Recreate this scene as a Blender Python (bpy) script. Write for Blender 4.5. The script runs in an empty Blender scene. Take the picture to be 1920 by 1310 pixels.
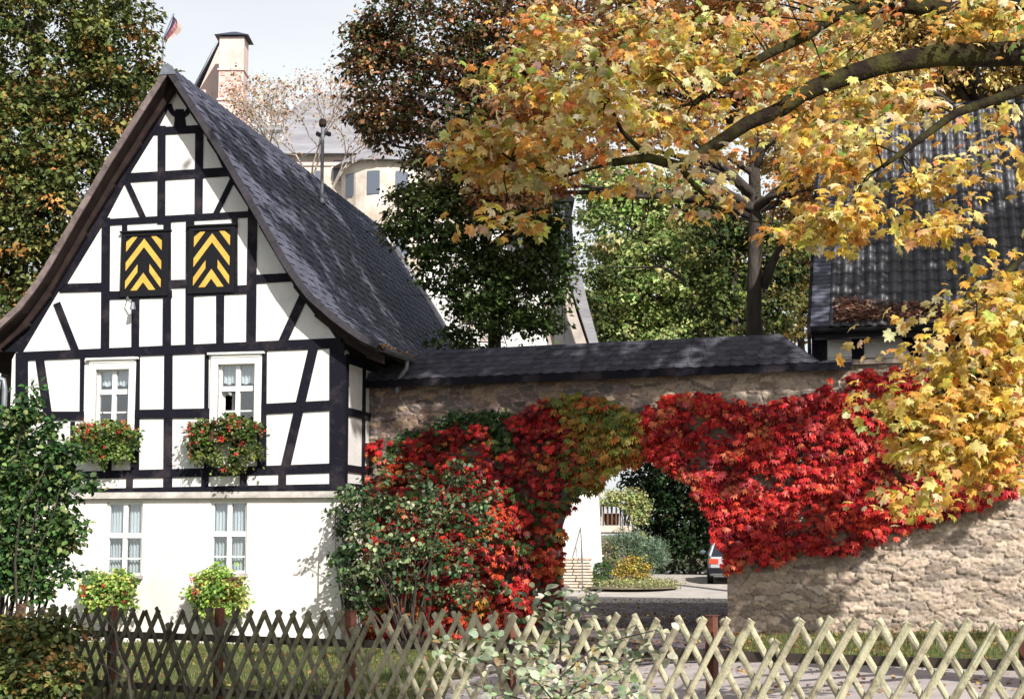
import bpy, math, random
import numpy as np
from mathutils import Vector, Matrix
R = math.radians
rng = np.random.default_rng(7)
random.seed(7)
sc = bpy.context.scene
col = sc.collection

# ------------------------------------------------------------------ camera, sky, sun, exposure
FPX, CX, CY, CZ = 2900.0, 960.0, 655.0, 1.92
PITCH = math.atan(345 / FPX)
cd = bpy.data.cameras.new('camera'); cam = bpy.data.objects.new('camera', cd); col.objects.link(cam)
cam.location = (0, 0, CZ); cam.rotation_euler = (math.pi / 2 + PITCH, 0, 0)
cd.sensor_width = 36; cd.lens = 36 * FPX / 1920; cd.clip_end = 3000; cd.clip_start = .1
sc.camera = cam
SUN_EL, SUN_AZ = R(36), R(155)           # azimuth clockwise from +Y
SV = Vector((math.sin(SUN_AZ) * math.cos(SUN_EL), math.cos(SUN_AZ) * math.cos(SUN_EL), math.sin(SUN_EL)))
w = bpy.data.worlds.new('World'); sc.world = w; w.use_nodes = True
nt = w.node_tree; bg = nt.nodes['Background']; bg.inputs[1].default_value = .08
sk = nt.nodes.new('ShaderNodeTexSky'); sk.sky_type = 'NISHITA'; sk.sun_disc = False
sk.sun_elevation = SUN_EL; sk.sun_rotation = SUN_AZ; sk.air_density = 1.0; sk.dust_density = 3.5; sk.ozone_density = 1.0
# thin bright cirrus veil over the blue
wn = nt.nodes.new('ShaderNodeTexNoise'); wn.inputs['Scale'].default_value = 2.2; wn.inputs['Detail'].default_value = 7
wt = nt.nodes.new('ShaderNodeTexCoord'); wm = nt.nodes.new('ShaderNodeMapping'); wm.inputs['Scale'].default_value = (1, 1, 3.5); nt.links.new(wt.outputs['Generated'], wm.inputs[0]); nt.links.new(wm.outputs[0], wn.inputs[0])
wr = nt.nodes.new('ShaderNodeMapRange'); wr.inputs[1].default_value = .3; wr.inputs[2].default_value = .7; wr.inputs[3].default_value = .72; wr.inputs[4].default_value = .95; nt.links.new(wn.outputs[0], wr.inputs[0])
wx = nt.nodes.new('ShaderNodeMix'); wx.data_type = 'RGBA'; wx.inputs[7].default_value = (9.0, 9.25, 9.35, 1); # the veil is dense low over the land and opens to blue overhead
wsx = nt.nodes.new('ShaderNodeSeparateXYZ'); nt.links.new(wt.outputs['Generated'], wsx.inputs[0])
we = nt.nodes.new('ShaderNodeMapRange'); we.inputs[1].default_value = .28; we.inputs[2].default_value = .62; we.inputs[3].default_value = 1; we.inputs[4].default_value = .04; nt.links.new(wsx.outputs[2], we.inputs[0])
wmu = nt.nodes.new('ShaderNodeMath'); wmu.operation = 'MULTIPLY'; nt.links.new(wr.outputs[0], wmu.inputs[0]); nt.links.new(we.outputs[0], wmu.inputs[1]); nt.links.new(wmu.outputs[0], wx.inputs[0]); nt.links.new(sk.outputs[0], wx.inputs[6])
nt.links.new(wx.outputs[2], bg.inputs[0])
sl = bpy.data.lights.new('sun', 'SUN'); sl.energy = 5.0; sl.angle = R(.5); sl.color = (1, .95, .88)
so = bpy.data.objects.new('sun', sl); col.objects.link(so); so.location = (20, -20, 30)
so.rotation_euler = SV.to_track_quat('Z', 'Y').to_euler()
sc.view_settings.view_transform = 'Standard'; sc.view_settings.look = 'None'
sc.view_settings.gamma = 1; sc.view_settings.exposure = .58
try: sc.cycles.max_bounces = 6; sc.cycles.transparent_max_bounces = 12
except Exception: pass

# ------------------------------------------------------------------ geometry helpers
C0 = np.array([0, 0, CZ])
def ray(px, py):
    x = (px - CX) / FPX; y = -(py - CY) / FPX
    return np.array([x, math.cos(PITCH) - y * math.sin(PITCH), math.sin(PITCH) + y * math.cos(PITCH)])
def at(px, py, Y):                       # a point of the place, seen there and Y metres away
    r = ray(px, py); return C0 + r * (Y / r[1])
def smooth(t): t = np.clip(t, 0, 1); return t * t * (3 - 2 * t)
def gh(x, y):                            # height of the ground
    a = np.clip(.04 * (np.asarray(x, float) + 3), 0, .5); y = np.asarray(y, float)
    return a + (.10 - a) * smooth((y - 28) / 9) + .32 * smooth((y - 42.5) / 13)

class Frame:
    def __init__(s, O, deg):
        s.O = np.array(O, float); s.a = R(deg)
        s.ux = np.array([math.cos(s.a), -math.sin(s.a), 0]); s.uy = np.array([math.sin(s.a), math.cos(s.a), 0])
    def on(s, px, py, v=0):              # point of the frame's upright plane -> (u, z)
        r = ray(px, py); q = s.O + s.uy * v
        P = C0 + r * (np.dot(q - C0, s.uy) / np.dot(r, s.uy)) - s.O
        return float(P @ s.ux), float(P[2])
    def W(s, u, v, z): return s.O + s.ux * u + s.uy * v + np.array([0, 0, z])
    def root(s, name):
        o = bpy.data.objects.new(name, None); col.objects.link(o)
        o.location = s.O; o.rotation_euler = (0, 0, -s.a); o.empty_display_size = .3; return o

def tag(o, label=None, cat=None, group=None, kind=None):
    if label: o['label'] = label
    if cat: o['category'] = cat
    if group: o['group'] = group
    if kind: o['kind'] = kind
    return o
def empty(name, loc, rz=0):
    o = bpy.data.objects.new(name, None); col.objects.link(o); o.location = [float(a) for a in loc]
    o.rotation_euler = (0, 0, rz); o.empty_display_size = .3; return o

class MB:
    def __init__(s): s.v = []; s.f = []; s.m = []; s.c = []; s.cur = (1, 1, 1)
    def add(s, vs, fs, m=0, c=None):
        n = len(s.v); s.v += [tuple(float(a) for a in p) for p in vs]; s.c += [c or s.cur] * len(vs)
        for f in fs: s.f.append(tuple(i + n for i in f)); s.m.append(m)
    def box(s, a, b, m=0, c=None):
        (x0, y0, z0), (x1, y1, z1) = a, b
        s.add([(x0, y0, z0), (x1, y0, z0), (x1, y1, z0), (x0, y1, z0), (x0, y0, z1), (x1, y0, z1), (x1, y1, z1), (x0, y1, z1)],
              [(0, 3, 2, 1), (4, 5, 6, 7), (0, 1, 5, 4), (1, 2, 6, 5), (2, 3, 7, 6), (3, 0, 4, 7)], m, c)
    def prism(s, poly, y0, y1, m=0, c=None):       # polygon in (u, z) carried from y0 to y1
        n = len(poly)
        s.add([(u, y0, z) for u, z in poly] + [(u, y1, z) for u, z in poly],
              [tuple(range(n)), tuple(range(2 * n - 1, n - 1, -1))] + [(i, i + n, (i + 1) % n + n, (i + 1) % n) for i in range(n)], m, c)
    def tube(s, pts, rad, seg=8, m=0, c=None, cap=True):
        pts = [Vector([float(a) for a in p]) for p in pts]; n0 = len(s.v); vs = []; up = Vector((.13, .21, .97)); prev = None
        if not hasattr(rad, '__len__'): rad = [rad] * len(pts)
        for i, p in enumerate(pts):
            t = (pts[min(i + 1, len(pts) - 1)] - pts[max(i - 1, 0)]).normalized()
            a = prev if prev is not None else (up if abs(t.dot(up)) < .9 else Vector((1, 0, 0)))
            a = (a - t * a.dot(t)).normalized(); prev = a; b = t.cross(a)
            for k in range(seg):
                q = 2 * math.pi * k / seg; vs.append(p + (a * math.cos(q) + b * math.sin(q)) * rad[i])
        fs = [(i * seg + k, i * seg + (k + 1) % seg, (i + 1) * seg + (k + 1) % seg, (i + 1) * seg + k) for i in range(len(pts) - 1) for k in range(seg)]
        if cap: fs += [tuple(range(seg))[::-1], tuple((len(pts) - 1) * seg + k for k in range(seg))]
        s.add(vs, fs, m, c)
    def build(s, name, mats, parent=None, smooth_=False, cols=False):
        me = bpy.data.meshes.new(name); me.from_pydata(s.v, [], s.f); me.validate()
        if not isinstance(mats, (list, tuple)): mats = [mats]
        for m in mats: me.materials.append(m)
        if len(mats) > 1 and len(me.polygons) == len(s.m): me.polygons.foreach_set('material_index', s.m)
        if cols:
            at_ = me.color_attributes.new('Col', 'FLOAT_COLOR', 'POINT')
            at_.data.foreach_set('color', np.c_[np.array(s.c), np.ones(len(s.c))].ravel().astype('f4'))
        if smooth_: me.polygons.foreach_set('use_smooth', [True] * len(me.polygons))
        me.update()
        o = bpy.data.objects.new(name, me); col.objects.link(o); o.parent = parent; return o

def npmesh(name, V, F, mat, parent=None, cols=None, smooth_=False):       # F: (n, k) array of equal polygons
    me = bpy.data.meshes.new(name); V = np.asarray(V, 'f4'); F = np.asarray(F, 'i4'); k = F.shape[1]
    me.vertices.add(len(V)); me.vertices.foreach_set('co', V.ravel())
    me.loops.add(F.size); me.loops.foreach_set('vertex_index', F.ravel())
    me.polygons.add(len(F)); me.polygons.foreach_set('loop_start', np.arange(len(F), dtype='i4') * k)
    me.polygons.foreach_set('loop_total', np.full(len(F), k, 'i4'))
    if smooth_: me.polygons.foreach_set('use_smooth', np.ones(len(F), bool))
    me.update(calc_edges=True); me.materials.append(mat)
    if cols is not None:
        a = me.color_attributes.new('Col', 'FLOAT_COLOR', 'POINT')
        a.data.foreach_set('color', np.c_[np.asarray(cols), np.ones(len(V))].ravel().astype('f4'))
    o = bpy.data.objects.new(name, me); col.objects.link(o); o.parent = parent; return o

# ------------------------------------------------------------------ materials
def mat(name, c=(1, 1, 1), rough=.7, c2=None, scale=3., bump=0., bscale=None, attr=False, spec=.4, metal=0., thresh=(.4, .65), stretch=(1, 1, 1), detail=6):
    m = bpy.data.materials.new(name); m.use_nodes = True; n = m.node_tree.nodes; L = m.node_tree.links; b = n['Principled BSDF']
    b.inputs['Roughness'].default_value = rough; b.inputs['Metallic'].default_value = metal; b.inputs['Specular IOR Level'].default_value = spec
    tc = n.new('ShaderNodeTexCoord'); mp = n.new('ShaderNodeMapping'); mp.inputs['Scale'].default_value = stretch
    L.new(tc.outputs['Object'], mp.inputs[0])
    src = None
    if c2 is not None:
        no = n.new('ShaderNodeTexNoise'); no.inputs['Scale'].default_value = scale; no.inputs['Detail'].default_value = detail; no.inputs['Roughness'].default_value = .65
        L.new(mp.outputs[0], no.inputs[0]); ra = n.new('ShaderNodeMapRange'); ra.inputs[1].default_value = thresh[0]; ra.inputs[2].default_value = thresh[1]
        L.new(no.outputs[0], ra.inputs[0]); mx = n.new('ShaderNodeMix'); mx.data_type = 'RGBA'
        mx.inputs[6].default_value = (*c, 1); mx.inputs[7].default_value = (*c2, 1); L.new(ra.outputs[0], mx.inputs[0]); src = mx.outputs[2]
    if attr:
        a = n.new('ShaderNodeVertexColor'); a.layer_name = 'Col'
        if src is None: src = a.outputs[0]
        else:
            mu = n.new('ShaderNodeMix'); mu.data_type = 'RGBA'; mu.blend_type = 'MULTIPLY'; mu.inputs[0].default_value = 1
            L.new(src, mu.inputs[6]); L.new(a.outputs[0], mu.inputs[7]); src = mu.outputs[2]
    if src is None: b.inputs[0].default_value = (*c, 1)
    else: L.new(src, b.inputs[0])
    if bump:
        no = n.new('ShaderNodeTexNoise'); no.inputs['Scale'].default_value = bscale or scale * 6; no.inputs['Detail'].default_value = 8
        L.new(mp.outputs[0], no.inputs[0]); bu = n.new('ShaderNodeBump'); bu.inputs['Strength'].default_value = 1; bu.inputs['Distance'].default_value = bump
        L.new(no.outputs[0], bu.inputs['Height']); L.new(bu.outputs[0], b.inputs['Normal'])
    return m
def leafmat(name, trans=.35, rough=.45, spec=.35):
    m = bpy.data.materials.new(name); m.use_nodes = True; n = m.node_tree.nodes; L = m.node_tree.links; b = n['Principled BSDF']
    b.inputs['Roughness'].default_value = rough; b.inputs['Specular IOR Level'].default_value = spec
    a0 = n.new('ShaderNodeVertexColor'); a0.layer_name = 'Col'
    tc = n.new('ShaderNodeTexCoord'); no = n.new('ShaderNodeTexNoise'); no.inputs['Scale'].default_value = 26; no.inputs['Detail'].default_value = 4; L.new(tc.outputs['Object'], no.inputs[0])
    hs = n.new('ShaderNodeHueSaturation'); mr = n.new('ShaderNodeMapRange'); mr.inputs[1].default_value = .3; mr.inputs[2].default_value = .7; mr.inputs[3].default_value = .62; mr.inputs[4].default_value = 1.25; L.new(no.outputs[0], mr.inputs[0]); L.new(mr.outputs[0], hs.inputs['Value']); L.new(a0.outputs[0], hs.inputs['Color']); a = hs
    mh = n.new('ShaderNodeMapRange'); mh.inputs[1].default_value = .3; mh.inputs[2].default_value = .7; mh.inputs[3].default_value = .48; mh.inputs[4].default_value = .515; L.new(no.outputs[0], mh.inputs[0]); L.new(mh.outputs[0], hs.inputs['Hue'])
    L.new(a.outputs[0], b.inputs[0])
    t = n.new('ShaderNodeBsdfTranslucent'); L.new(a.outputs[0], t.inputs[0]); x = n.new('ShaderNodeMixShader'); x.inputs[0].default_value = trans
    L.new(b.outputs[0], x.inputs[1]); L.new(t.outputs[0], x.inputs[2]); L.new(x.outputs[0], n['Material Output'].inputs[0]); return m
M = {}
M['plaster'] = mat('white_plaster', (.66, .655, .64), .85, (.47, .465, .46), 1.1, .008, 14, thresh=(.42, .85))
M['plaster_low'] = mat('white_plaster_base', (.68, .655, .625), .85, (.47, .44, .41), .8, .010, 12, thresh=(.42, .85))
M['timber'] = mat('black_timber', (.006, .006, .012), .75, (.075, .06, .065), 1.3, .012, 34, spec=.15, thresh=(.52, .86), stretch=(1, 1, 1))
M['soffit'] = mat('brown_soffit', (.03, .02, .018), .8, (.015, .01, .01), 4, .005, 30, spec=.15)
M['moulding'] = mat('grey_moulding', (.5, .47, .44), .7, (.3, .28, .27), 3, .003)
M['slate'] = mat('house_slate', (.105, .11, .145), .7, (.06, .065, .09), 9, .004, 60, attr=True, spec=.15)
M['slate2'] = mat('gate_slate', (.075, .076, .09), .6, (.04, .04, .05), 7, .004, 60, attr=True, spec=.15)
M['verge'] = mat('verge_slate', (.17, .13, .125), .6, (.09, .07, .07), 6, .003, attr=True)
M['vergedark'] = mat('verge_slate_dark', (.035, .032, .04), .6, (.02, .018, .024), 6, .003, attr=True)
M['tile'] = mat('barn_tile', (.055, .057, .068), .46, (.022, .023, .028), 5, .003, 40, attr=True, spec=.55)
M['white'] = mat('white_paint', (.72, .72, .70), .45)
M['yellow'] = mat('yellow_paint', (.62, .38, .07), .55, (.5, .29, .05), 8)
M['black'] = mat('black_paint', (.006, .006, .009), .7, spec=.2)
M['zinc'] = mat('zinc', (.20, .22, .25), .5, (.12, .13, .15), 5, metal=.4)
M['curtain'] = mat('curtain', (.8, .8, .8), .9, (.66, .66, .67), 14, stretch=(1, 1, .1))
M['interior'] = mat('interior', (.012, .011, .01), .9, spec=.1)
M['stone'] = mat('rubble_stone', (1, 1, 1), .9, (.72, .70, .68), 18, .006, 45, attr=True, spec=.15)
M['stoneplain'] = mat('rubble_core', (.22, .18, .155), .9, (.13, .105, .09), 5, .03, 7)
M['grass'] = mat('lawn', (.07, .10, .025), .95, (.16, .14, .06), 1.1, .03, 30, thresh=(.4, .7))
M['ground'] = mat('ground_earth', (.10, .095, .05), .95, (.16, .13, .09), .3, .03, 20)
M['road'] = mat('road_gravel', (.42, .38, .37), .9, (.30, .27, .26), 1.5, .006, 60)
M['yard'] = mat('yard_gravel', (.44, .41, .38), .9, (.36, .33, .30), 2, .008, 50)
M['cobble'] = mat('drive_cobbles', (.17, .15, .17), .8, (.05, .042, .055), 2.2, .03, 9, thresh=(.35, .65))
M['bark'] = mat('grey_bark', (.03, .024, .02), .9, (.06, .05, .042), 5, .03, 25, stretch=(1, 1, .3))
M['barkmoss'] = mat('mossy_bark', (.016, .011, .009), .95, (.05, .05, .015), 4, .03, 30, spec=.1)
M['lath'] = mat('weathered_lath', (.44, .42, .29), .85, (.15, .125, .085), 9, .006, 60, attr=True, thresh=(.46, .68))
M['rail'] = mat('fence_rail', (.06, .045, .035), .85, (.03, .022, .02), 5, .003)
M['rust'] = mat('rusty_post', (.17, .06, .035), .75, (.07, .03, .022), 9, .002)
M['courtwall'] = mat('court_wall', (.50, .46, .43), .9, (.40, .36, .34), 1.2, .01, 12)
M['leaf'] = leafmat('leaf'); M['leafdark'] = leafmat('leaf_dense', .18, .55, .2); M['petal'] = leafmat('petal', .3)
M['redleaf'] = leafmat('creeper_leaf', .18, .45, .25)
M['cream'] = mat('castle_plaster', (.60, .55, .49), .9, (.40, .33, .27), .8, .02, 5)
M['pink'] = mat('castle_sandstone', (.60, .48, .45), .9, (.50, .37, .34), .8)
M['castleslate'] = mat('castle_slate', (.26, .26, .285), .8, (.17, .17, .19), .9, .02, 6, stretch=(.4, .4, 3))
M['brick'] = mat('chimney_brick', (.44, .24, .21), .9, (.62, .44, .38), 6)
M['copper'] = mat('cap_metal', (.05, .06, .09), .5)
M['glassdark'] = mat('window_glass', (.02, .025, .035), .08, spec=.6)
M['bluewin'] = mat('castle_window', (.10, .12, .16), .35)
M['paletimber'] = mat('pale_timber', (.42, .37, .33), .85, (.3, .26, .23), 3)
M['terracotta'] = mat('planter_wood', (.10, .05, .03), .8)
M['sandstone'] = mat('step_stone', (.58, .50, .42), .9, (.42, .34, .28), 6, .01)

# ------------------------------------------------------------------ foliage engine
def half(pts): return pts + [(-x, y) for x, y in pts[::-1] if x > 1e-6]
def fan(outline, cen, droop=.25, fold=.0):
    P = [(cen[0], cen[1])] + outline; V = np.array([(x, y, -droop * (x * x + .8 * (y - .2) ** 2) + fold * abs(x)) for x, y in P]); n = len(outline)
    return V, np.array([(0, 1 + i, 1 + (i + 1) % n) for i in range(n)])
T_MAPLE = fan(half([(0, .05), (.22, -.10), (.46, -.02), (.38, .18), (.66, .42), (.42, .50), (.38, .74), (.19, .66), (0, 1.)]), (0, .33), .85, .22)
T_RHOMB = (np.array([(0, 0, 0), (.36, .45, .10), (0, 1, -.12), (-.36, .45, .10)]), np.array([(0, 1, 2, 3)]))
T_OVAL = (np.array([(0, 0, 0), (.28, .22, .06), (.36, .5, .08), (.2, .82, .0), (0, 1, -.1), (-.2, .82, 0), (-.36, .5, .08), (-.28, .22, .06)]), np.array([(0, 1, 2, 3, 4, 5, 6, 7)]))
def _creeper():
    V = []; F = []
    for a, l in ((-62, .72), (-30, .9), (0, 1.), (30, .9), (62, .72)):
        a = R(a); d = np.array([math.sin(a), math.cos(a)]); q = np.array([d[1], -d[0]]); n = len(V)
        for t, s_, z in ((0, 0, .05), (.5, .2, .02), (1, 0, -.28), (.5, -.2, .02)):
            p = d * t * l + q * s_ * l; V.append((p[0], p[1], z * l + (.02 if s_ == 0 else 0)))
        F.append((n, n + 1, n + 2, n + 3))
    return np.array(V), np.array(F)
T_CREEP = _creeper()
T_SPIKE = (np.array([(-.05, 0, 0), (.05, 0, 0), (.04, .6, .03), (0, 1, -.05), (-.04, .6, .03)]), np.array([(0, 1, 2, 3, 4)]))
def unit(a): return a / (np.linalg.norm(a, axis=1, keepdims=True) + 1e-9)
def leaves(name, P, N, T, size, tmpl, cols, m, parent=None):
    V0, F0 = tmpl; P = np.asarray(P); n = len(P); N = unit(N); T = unit(T - N * (T * N).sum(1, keepdims=True)); B = np.cross(T, N)
    s = np.asarray(size).reshape(-1, 1, 1)
    V = P[:, None] + s * (V0[None, :, 0:1] * B[:, None] + V0[None, :, 1:2] * T[:, None] + V0[None, :, 2:3] * N[:, None])
    F = (F0[None] + (np.arange(n) * len(V0))[:, None, None]).reshape(-1, F0.shape[1])
    return npmesh(name, V.reshape(-1, 3), F, m, parent, np.repeat(cols, len(V0), 0))
def pick(pal, n, jit=.12, wts=None):
    pal = np.array(pal); i = rng.choice(len(pal), n, p=None if wts is None else np.array(wts) / sum(wts))
    return np.clip(pal[i] * (1 + jit * rng.standard_normal((n, 1))) * (1 + .5 * jit * rng.standard_normal((n, 3))), .005, .95)
def tufts_in(blobs, n, inner=.35):
    """blobs: [(centre, radii)], returns tuft centres and outward directions."""
    vol = np.array([np.prod(r) ** (2 / 3) for _, r in blobs]); k = rng.choice(len(blobs), n, p=vol / vol.sum())
    d = unit(rng.standard_normal((n, 3))); rr = (inner + (1 - inner) * rng.random((n, 1)) ** .6)
    rad = np.array([r for _, r in blobs])[k]; cen = np.array([c for c, _ in blobs])[k]
    return cen + d * rad * rr, d
def crown(name, blobs, ntuft, nleaf, tr, size, pal, m, parent, origin=(0, 0, 0), tmpl=T_RHOMB, wts=None, flat=.5, up=.8, droop=.35, colfn=None, inner=.35, tufts=None, jit=.16, tuft_corr=.7):
    if tufts is None: tc, od = tufts_in(blobs, ntuft, inner)
    else: tc, od = tufts
    nt_ = len(tc); tcol = pick(pal, nt_, jit, wts)
    n = nt_ * nleaf; k = np.repeat(np.arange(nt_), nleaf)
    off = rng.standard_normal((n, 3)) * np.array([tr, tr, tr * flat]) * .6 * (.6 + .8 * rng.random((nt_, 1)))[k]
    P = tc[k] + off; o = unit(od[k] * .6 + off / tr + .5 * rng.standard_normal((n, 3)))
    N = np.array([0, 0, up]) + o * .55 + .55 * rng.standard_normal((n, 3)); T = o + np.array([0, 0, -droop]) + .5 * rng.standard_normal((n, 3))
    lc = pick(pal, n, jit, wts); c = np.where(rng.random((n, 1)) < tuft_corr, tcol[k], lc) * (1 + .15 * rng.standard_normal((n, 1)))
    if colfn is not None: c = colfn(P, c)
    s = size * (.5 + .85 * rng.random(n))
    return leaves(name, P - np.array(origin), N, T, s, tmpl, np.clip(c, .004, .95), m, parent)
def bend(a, b, n=5, sag=.12):
    a = np.array(a, float); b = np.array(b, float); L = np.linalg.norm(b - a); w1 = rng.standard_normal(3) * L * sag * .5; w1[2] += L * sag * .6
    return [a + (b - a) * t + w1 * math.sin(math.pi * t) + rng.standard_normal(3) * L * .012 for t in np.linspace(0, 1, n)]
def woods(mb, org, trunk_pts, trunk_r, targets, r0, twigs=0, tl=1.2, low=.45):
    mb.tube([np.array(p) - org for p in trunk_pts], trunk_r, 10)
    tp = np.array(trunk_pts)
    for t in targets:
        t = np.array(t); z = t[2] - .45 * math.hypot(t[0] - tp[-1][0], t[1] - tp[-1][1]); zs = tp[:, 2]
        z = min(max(z, zs[0] + low * (zs[-1] - zs[0])), zs[-1]); b = np.array([np.interp(z, zs, tp[:, i]) for i in range(3)])
        pts = bend(b, t, 6); mb.tube([p - org for p in pts], np.linspace(r0, r0 * .18, 6), 6, cap=False)
        for _ in range(twigs):
            q = pts[rng.integers(2, 6)]; e = q + unit(rng.standard_normal((1, 3)))[0] * tl * (.5 + rng.random()); mb.tube([p - org for p in bend(q, e, 4)], np.linspace(r0 * .22, .006, 4), 4, cap=False)
def blob(px, py, Y, rx, rz, ry=None):              # radii in pixels of the photograph, turned to metres
    s = Y / FPX; return (at(px, py, Y), np.array([rx * s, (ry if ry else (rx + rz) * .45) * s, rz * s]))
def tree(name, label, cat, base, top, blobs, ntuft, nleaf, tr, size, pal, wts=None, r=.2, nlimb=14, m='leafdark', bark='bark', group=None, tmpl=T_RHOMB, **kw):
    base = np.array(base, float); top = np.array(top, float); root = empty(name, base); tag(root, label, cat, group)
    n = 7; tp = [base + (top - base) * t + np.r_[rng.standard_normal(2) * .05 * (0 < t < 1), 0] for t in np.linspace(0, 1, n)]
    tf = tufts_in(blobs, ntuft, kw.pop('inner', .35)); low = kw.pop('low', .45); mb = MB(); idx = rng.choice(len(tf[0]), nlimb, replace=False)
    woods(mb, base, tp, np.linspace(r, r * .35, n), tf[0][idx], r * .42, 2, low=low)
    mb.build('trunk', M[bark], root, True)
    crown('crown', None, 0, nleaf, tr, size, pal, M[m], root, base, tmpl, wts, tufts=tf, **kw)
    return root

# ------------------------------------------------------------------ ground
def inpoly(x, y, poly):
    x = np.asarray(x); y = np.asarray(y); ins = np.zeros(x.shape, bool); n = len(poly)
    for i in range(n):
        (x0, y0), (x1, y1) = poly[i], poly[(i + 1) % n]
        c = ((y0 > y) != (y1 > y)); xi = (x1 - x0) * (y - y0) / ((y1 - y0) if y1 != y0 else 1e-9) + x0; ins ^= c & (x < xi)
    return ins
def gpt(px, py):                                   # where the line of sight meets the ground
    r = ray(px, py); t = -CZ / r[2]
    for _ in range(8): P = C0 + r * t; t = (float(gh(P[0], P[1])) - CZ) / r[2]
    return (C0 + r * t)[:2]
def sheet(name, poly, lift, m, step=.5, cut=None):
    xs = [p[0] for p in poly]; ys = [p[1] for p in poly]; X = np.arange(min(xs), max(xs) + step, step); Y = np.arange(min(ys), max(ys) + step, step)
    gx, gy = np.meshgrid(X, Y); V = np.c_[gx.ravel(), gy.ravel(), (gh(gx, gy) + lift).ravel()]; nx = len(X)
    i, j = np.meshgrid(np.arange(nx - 1), np.arange(len(Y) - 1)); a = (j * nx + i).ravel(); F = np.c_[a, a + 1, a + nx + 1, a + nx]
    cx = V[F][:, :, 0].mean(1); cy = V[F][:, :, 1].mean(1); F = F[inpoly(cx, cy, poly)]
    o = npmesh(name, V, F, m, None, None, True); tag(o, kind='structure'); return o
def ground():
    xs = np.r_[-1500, -500, -200, -80, np.arange(-40, 40.1, 1), 80, 200, 500, 1500]; ys = np.r_[-200, -60, -20, np.arange(-8, 62, 1), 80, 120, 200, 500, 1500]
    gx, gy = np.meshgrid(xs, ys); V = np.c_[gx.ravel(), gy.ravel(), (gh(gx, gy)).ravel()]; nx = len(xs)
    i, j = np.meshgrid(np.arange(nx - 1), np.arange(len(ys) - 1)); a = (j * nx + i).ravel()
    tag(npmesh('ground', V, np.c_[a, a + 1, a + nx + 1, a + nx], M['ground'], None, None, True), kind='structure')
ground()
LAWN = [(-12, 15), (-1.2, 15.5), (-.9, 20), (.2, 24.0), (.9, 26.3), (-4, 28), (-12, 29)]
sheet('lawn', LAWN, .012, M['grass'], .25)
ROAD = [(-1.0, 12), (-.8, 19.6), (.3, 21.2), (2.5, 20.6), (5.2, 19.7), (14, 16), (14, 5), (-1, 5)]
sheet('road', ROAD, .016, M['road'], .25)
LAWN2 = [(3.1, 21.0), (5.2, 19.9), (14, 16.3), (14, 21), (6.4, 24.4), (3.5, 25.3)]
sheet('verge_grass', LAWN2, .012, M['grass'], .25)
sheet('driveway', [(.2, 21), (3.1, 20.8), (3.5, 25.2), (4.6, 30), (14, 36), (14, 42), (6, 42.8), (3, 42.2), (-4, 42.5), (-4, 32), (.9, 26)], .020, M['cobble'], .25)  # dark cobbles run to the barn's shadow edge; their colour deepens the shade
sheet('yard', [(-3, 41), (22, 41), (22, 64), (-3, 64)], .024, M['yard'], .5)

# ------------------------------------------------------------------ the timber framed house
TH = 12.
_r = ray(640, 1211); HO = C0 + _r * (-CZ / _r[2]); HF = Frame(HO, TH)
RU = -3.27                                         # ridge line, in the house's own width
PROF = [(0, 10.30), (.65, 9.33), (1.15, 8.57), (1.68, 7.70), (2.35, 6.58), (2.75, 6.05), (3.30, 5.58), (3.70, 5.30), (4.02, 5.14)]
PD = np.array([p[0] for p in PROF]); PZ = np.array([p[1] for p in PROF])
def roofz(d): return float(np.interp(abs(d), PD, PZ))
LEN, OV = 12.7, .45
def sag(v): return -.03 * np.clip(v, 0, 20)
house = HF.root('timber_framed_house'); tag(house, 'white and black timber framed house with steep dark slate roof and two yellow striped shutters', 'house')
def boxes_with_holes(mb, u0, u1, z0, z1, holes, v0, v1, m=0):
    us = sorted({u0, u1, *[h[0] for h in holes], *[h[1] for h in holes]}); zs = sorted({z0, z1, *[h[2] for h in holes], *[h[3] for h in holes]})
    for a, b in zip(us, us[1:]):
        for c, d in zip(zs, zs[1:]):
            cu, cz = (a + b) / 2, (c + d) / 2
            if not any(h[0] < cu < h[1] and h[2] < cz < h[3] for h in holes): mb.box((a, v0, c), (b, v1, d), m)
def prect(x0, y0, x1, y1, v=0):
    a = HF.on(x0, (y0 + y1) / 2, v)[0]; b = HF.on(x1, (y0 + y1) / 2, v)[0]; z1 = HF.on((x0 + x1) / 2, y0, v)[1]; z0 = HF.on((x0 + x1) / 2, y1, v)[1]; return (a, b, z0, z1)
WIN = dict(a=prect(179, 690, 242, 800), b=prect(408, 680, 478, 800), c=prect(197, 940, 265, 1078), d=prect(393, 938, 461, 1074))
ULEFT = -6.42
mb = MB()
boxes_with_holes(mb, ULEFT, 0, 2.62, 5.1, [WIN['a'], WIN['b']], 0, .22)
gp = [(ULEFT, 5.1), (0, 5.1)] + [(RU + d, z - .16) for d, z in PROF[::-1] if 0 < d < 3.2] + [(RU, 10.05)] + [(RU - d, z - .16) for d, z in PROF if 0 < d < 3.1]
mb.prism(gp, 0, .22)
mb.box((-.22, .22, 2.62), (0, LEN, 5.0)); mb.box((ULEFT, .22, 2.62), (ULEFT + .22, LEN, 5.0)); mb.box((ULEFT + .22, LEN - .22, 0), (-.22, LEN, 5.0))
mb.prism([(u, z) for u, z in gp], LEN - .22, LEN + .002)
mb.build('plaster_wall', M['plaster'], house)
mb = MB(); boxes_with_holes(mb, ULEFT + .02, -.02, -.2, 2.618, [WIN['c'], WIN['d']], .03, .25)
mb.box((-.24, .25, -.2), (-.02, LEN, 2.618)); mb.box((ULEFT + .02, .25, -.2), (ULEFT + .24, LEN, 2.618)); mb.build('ground_floor_wall', M['plaster_low'], house)
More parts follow.
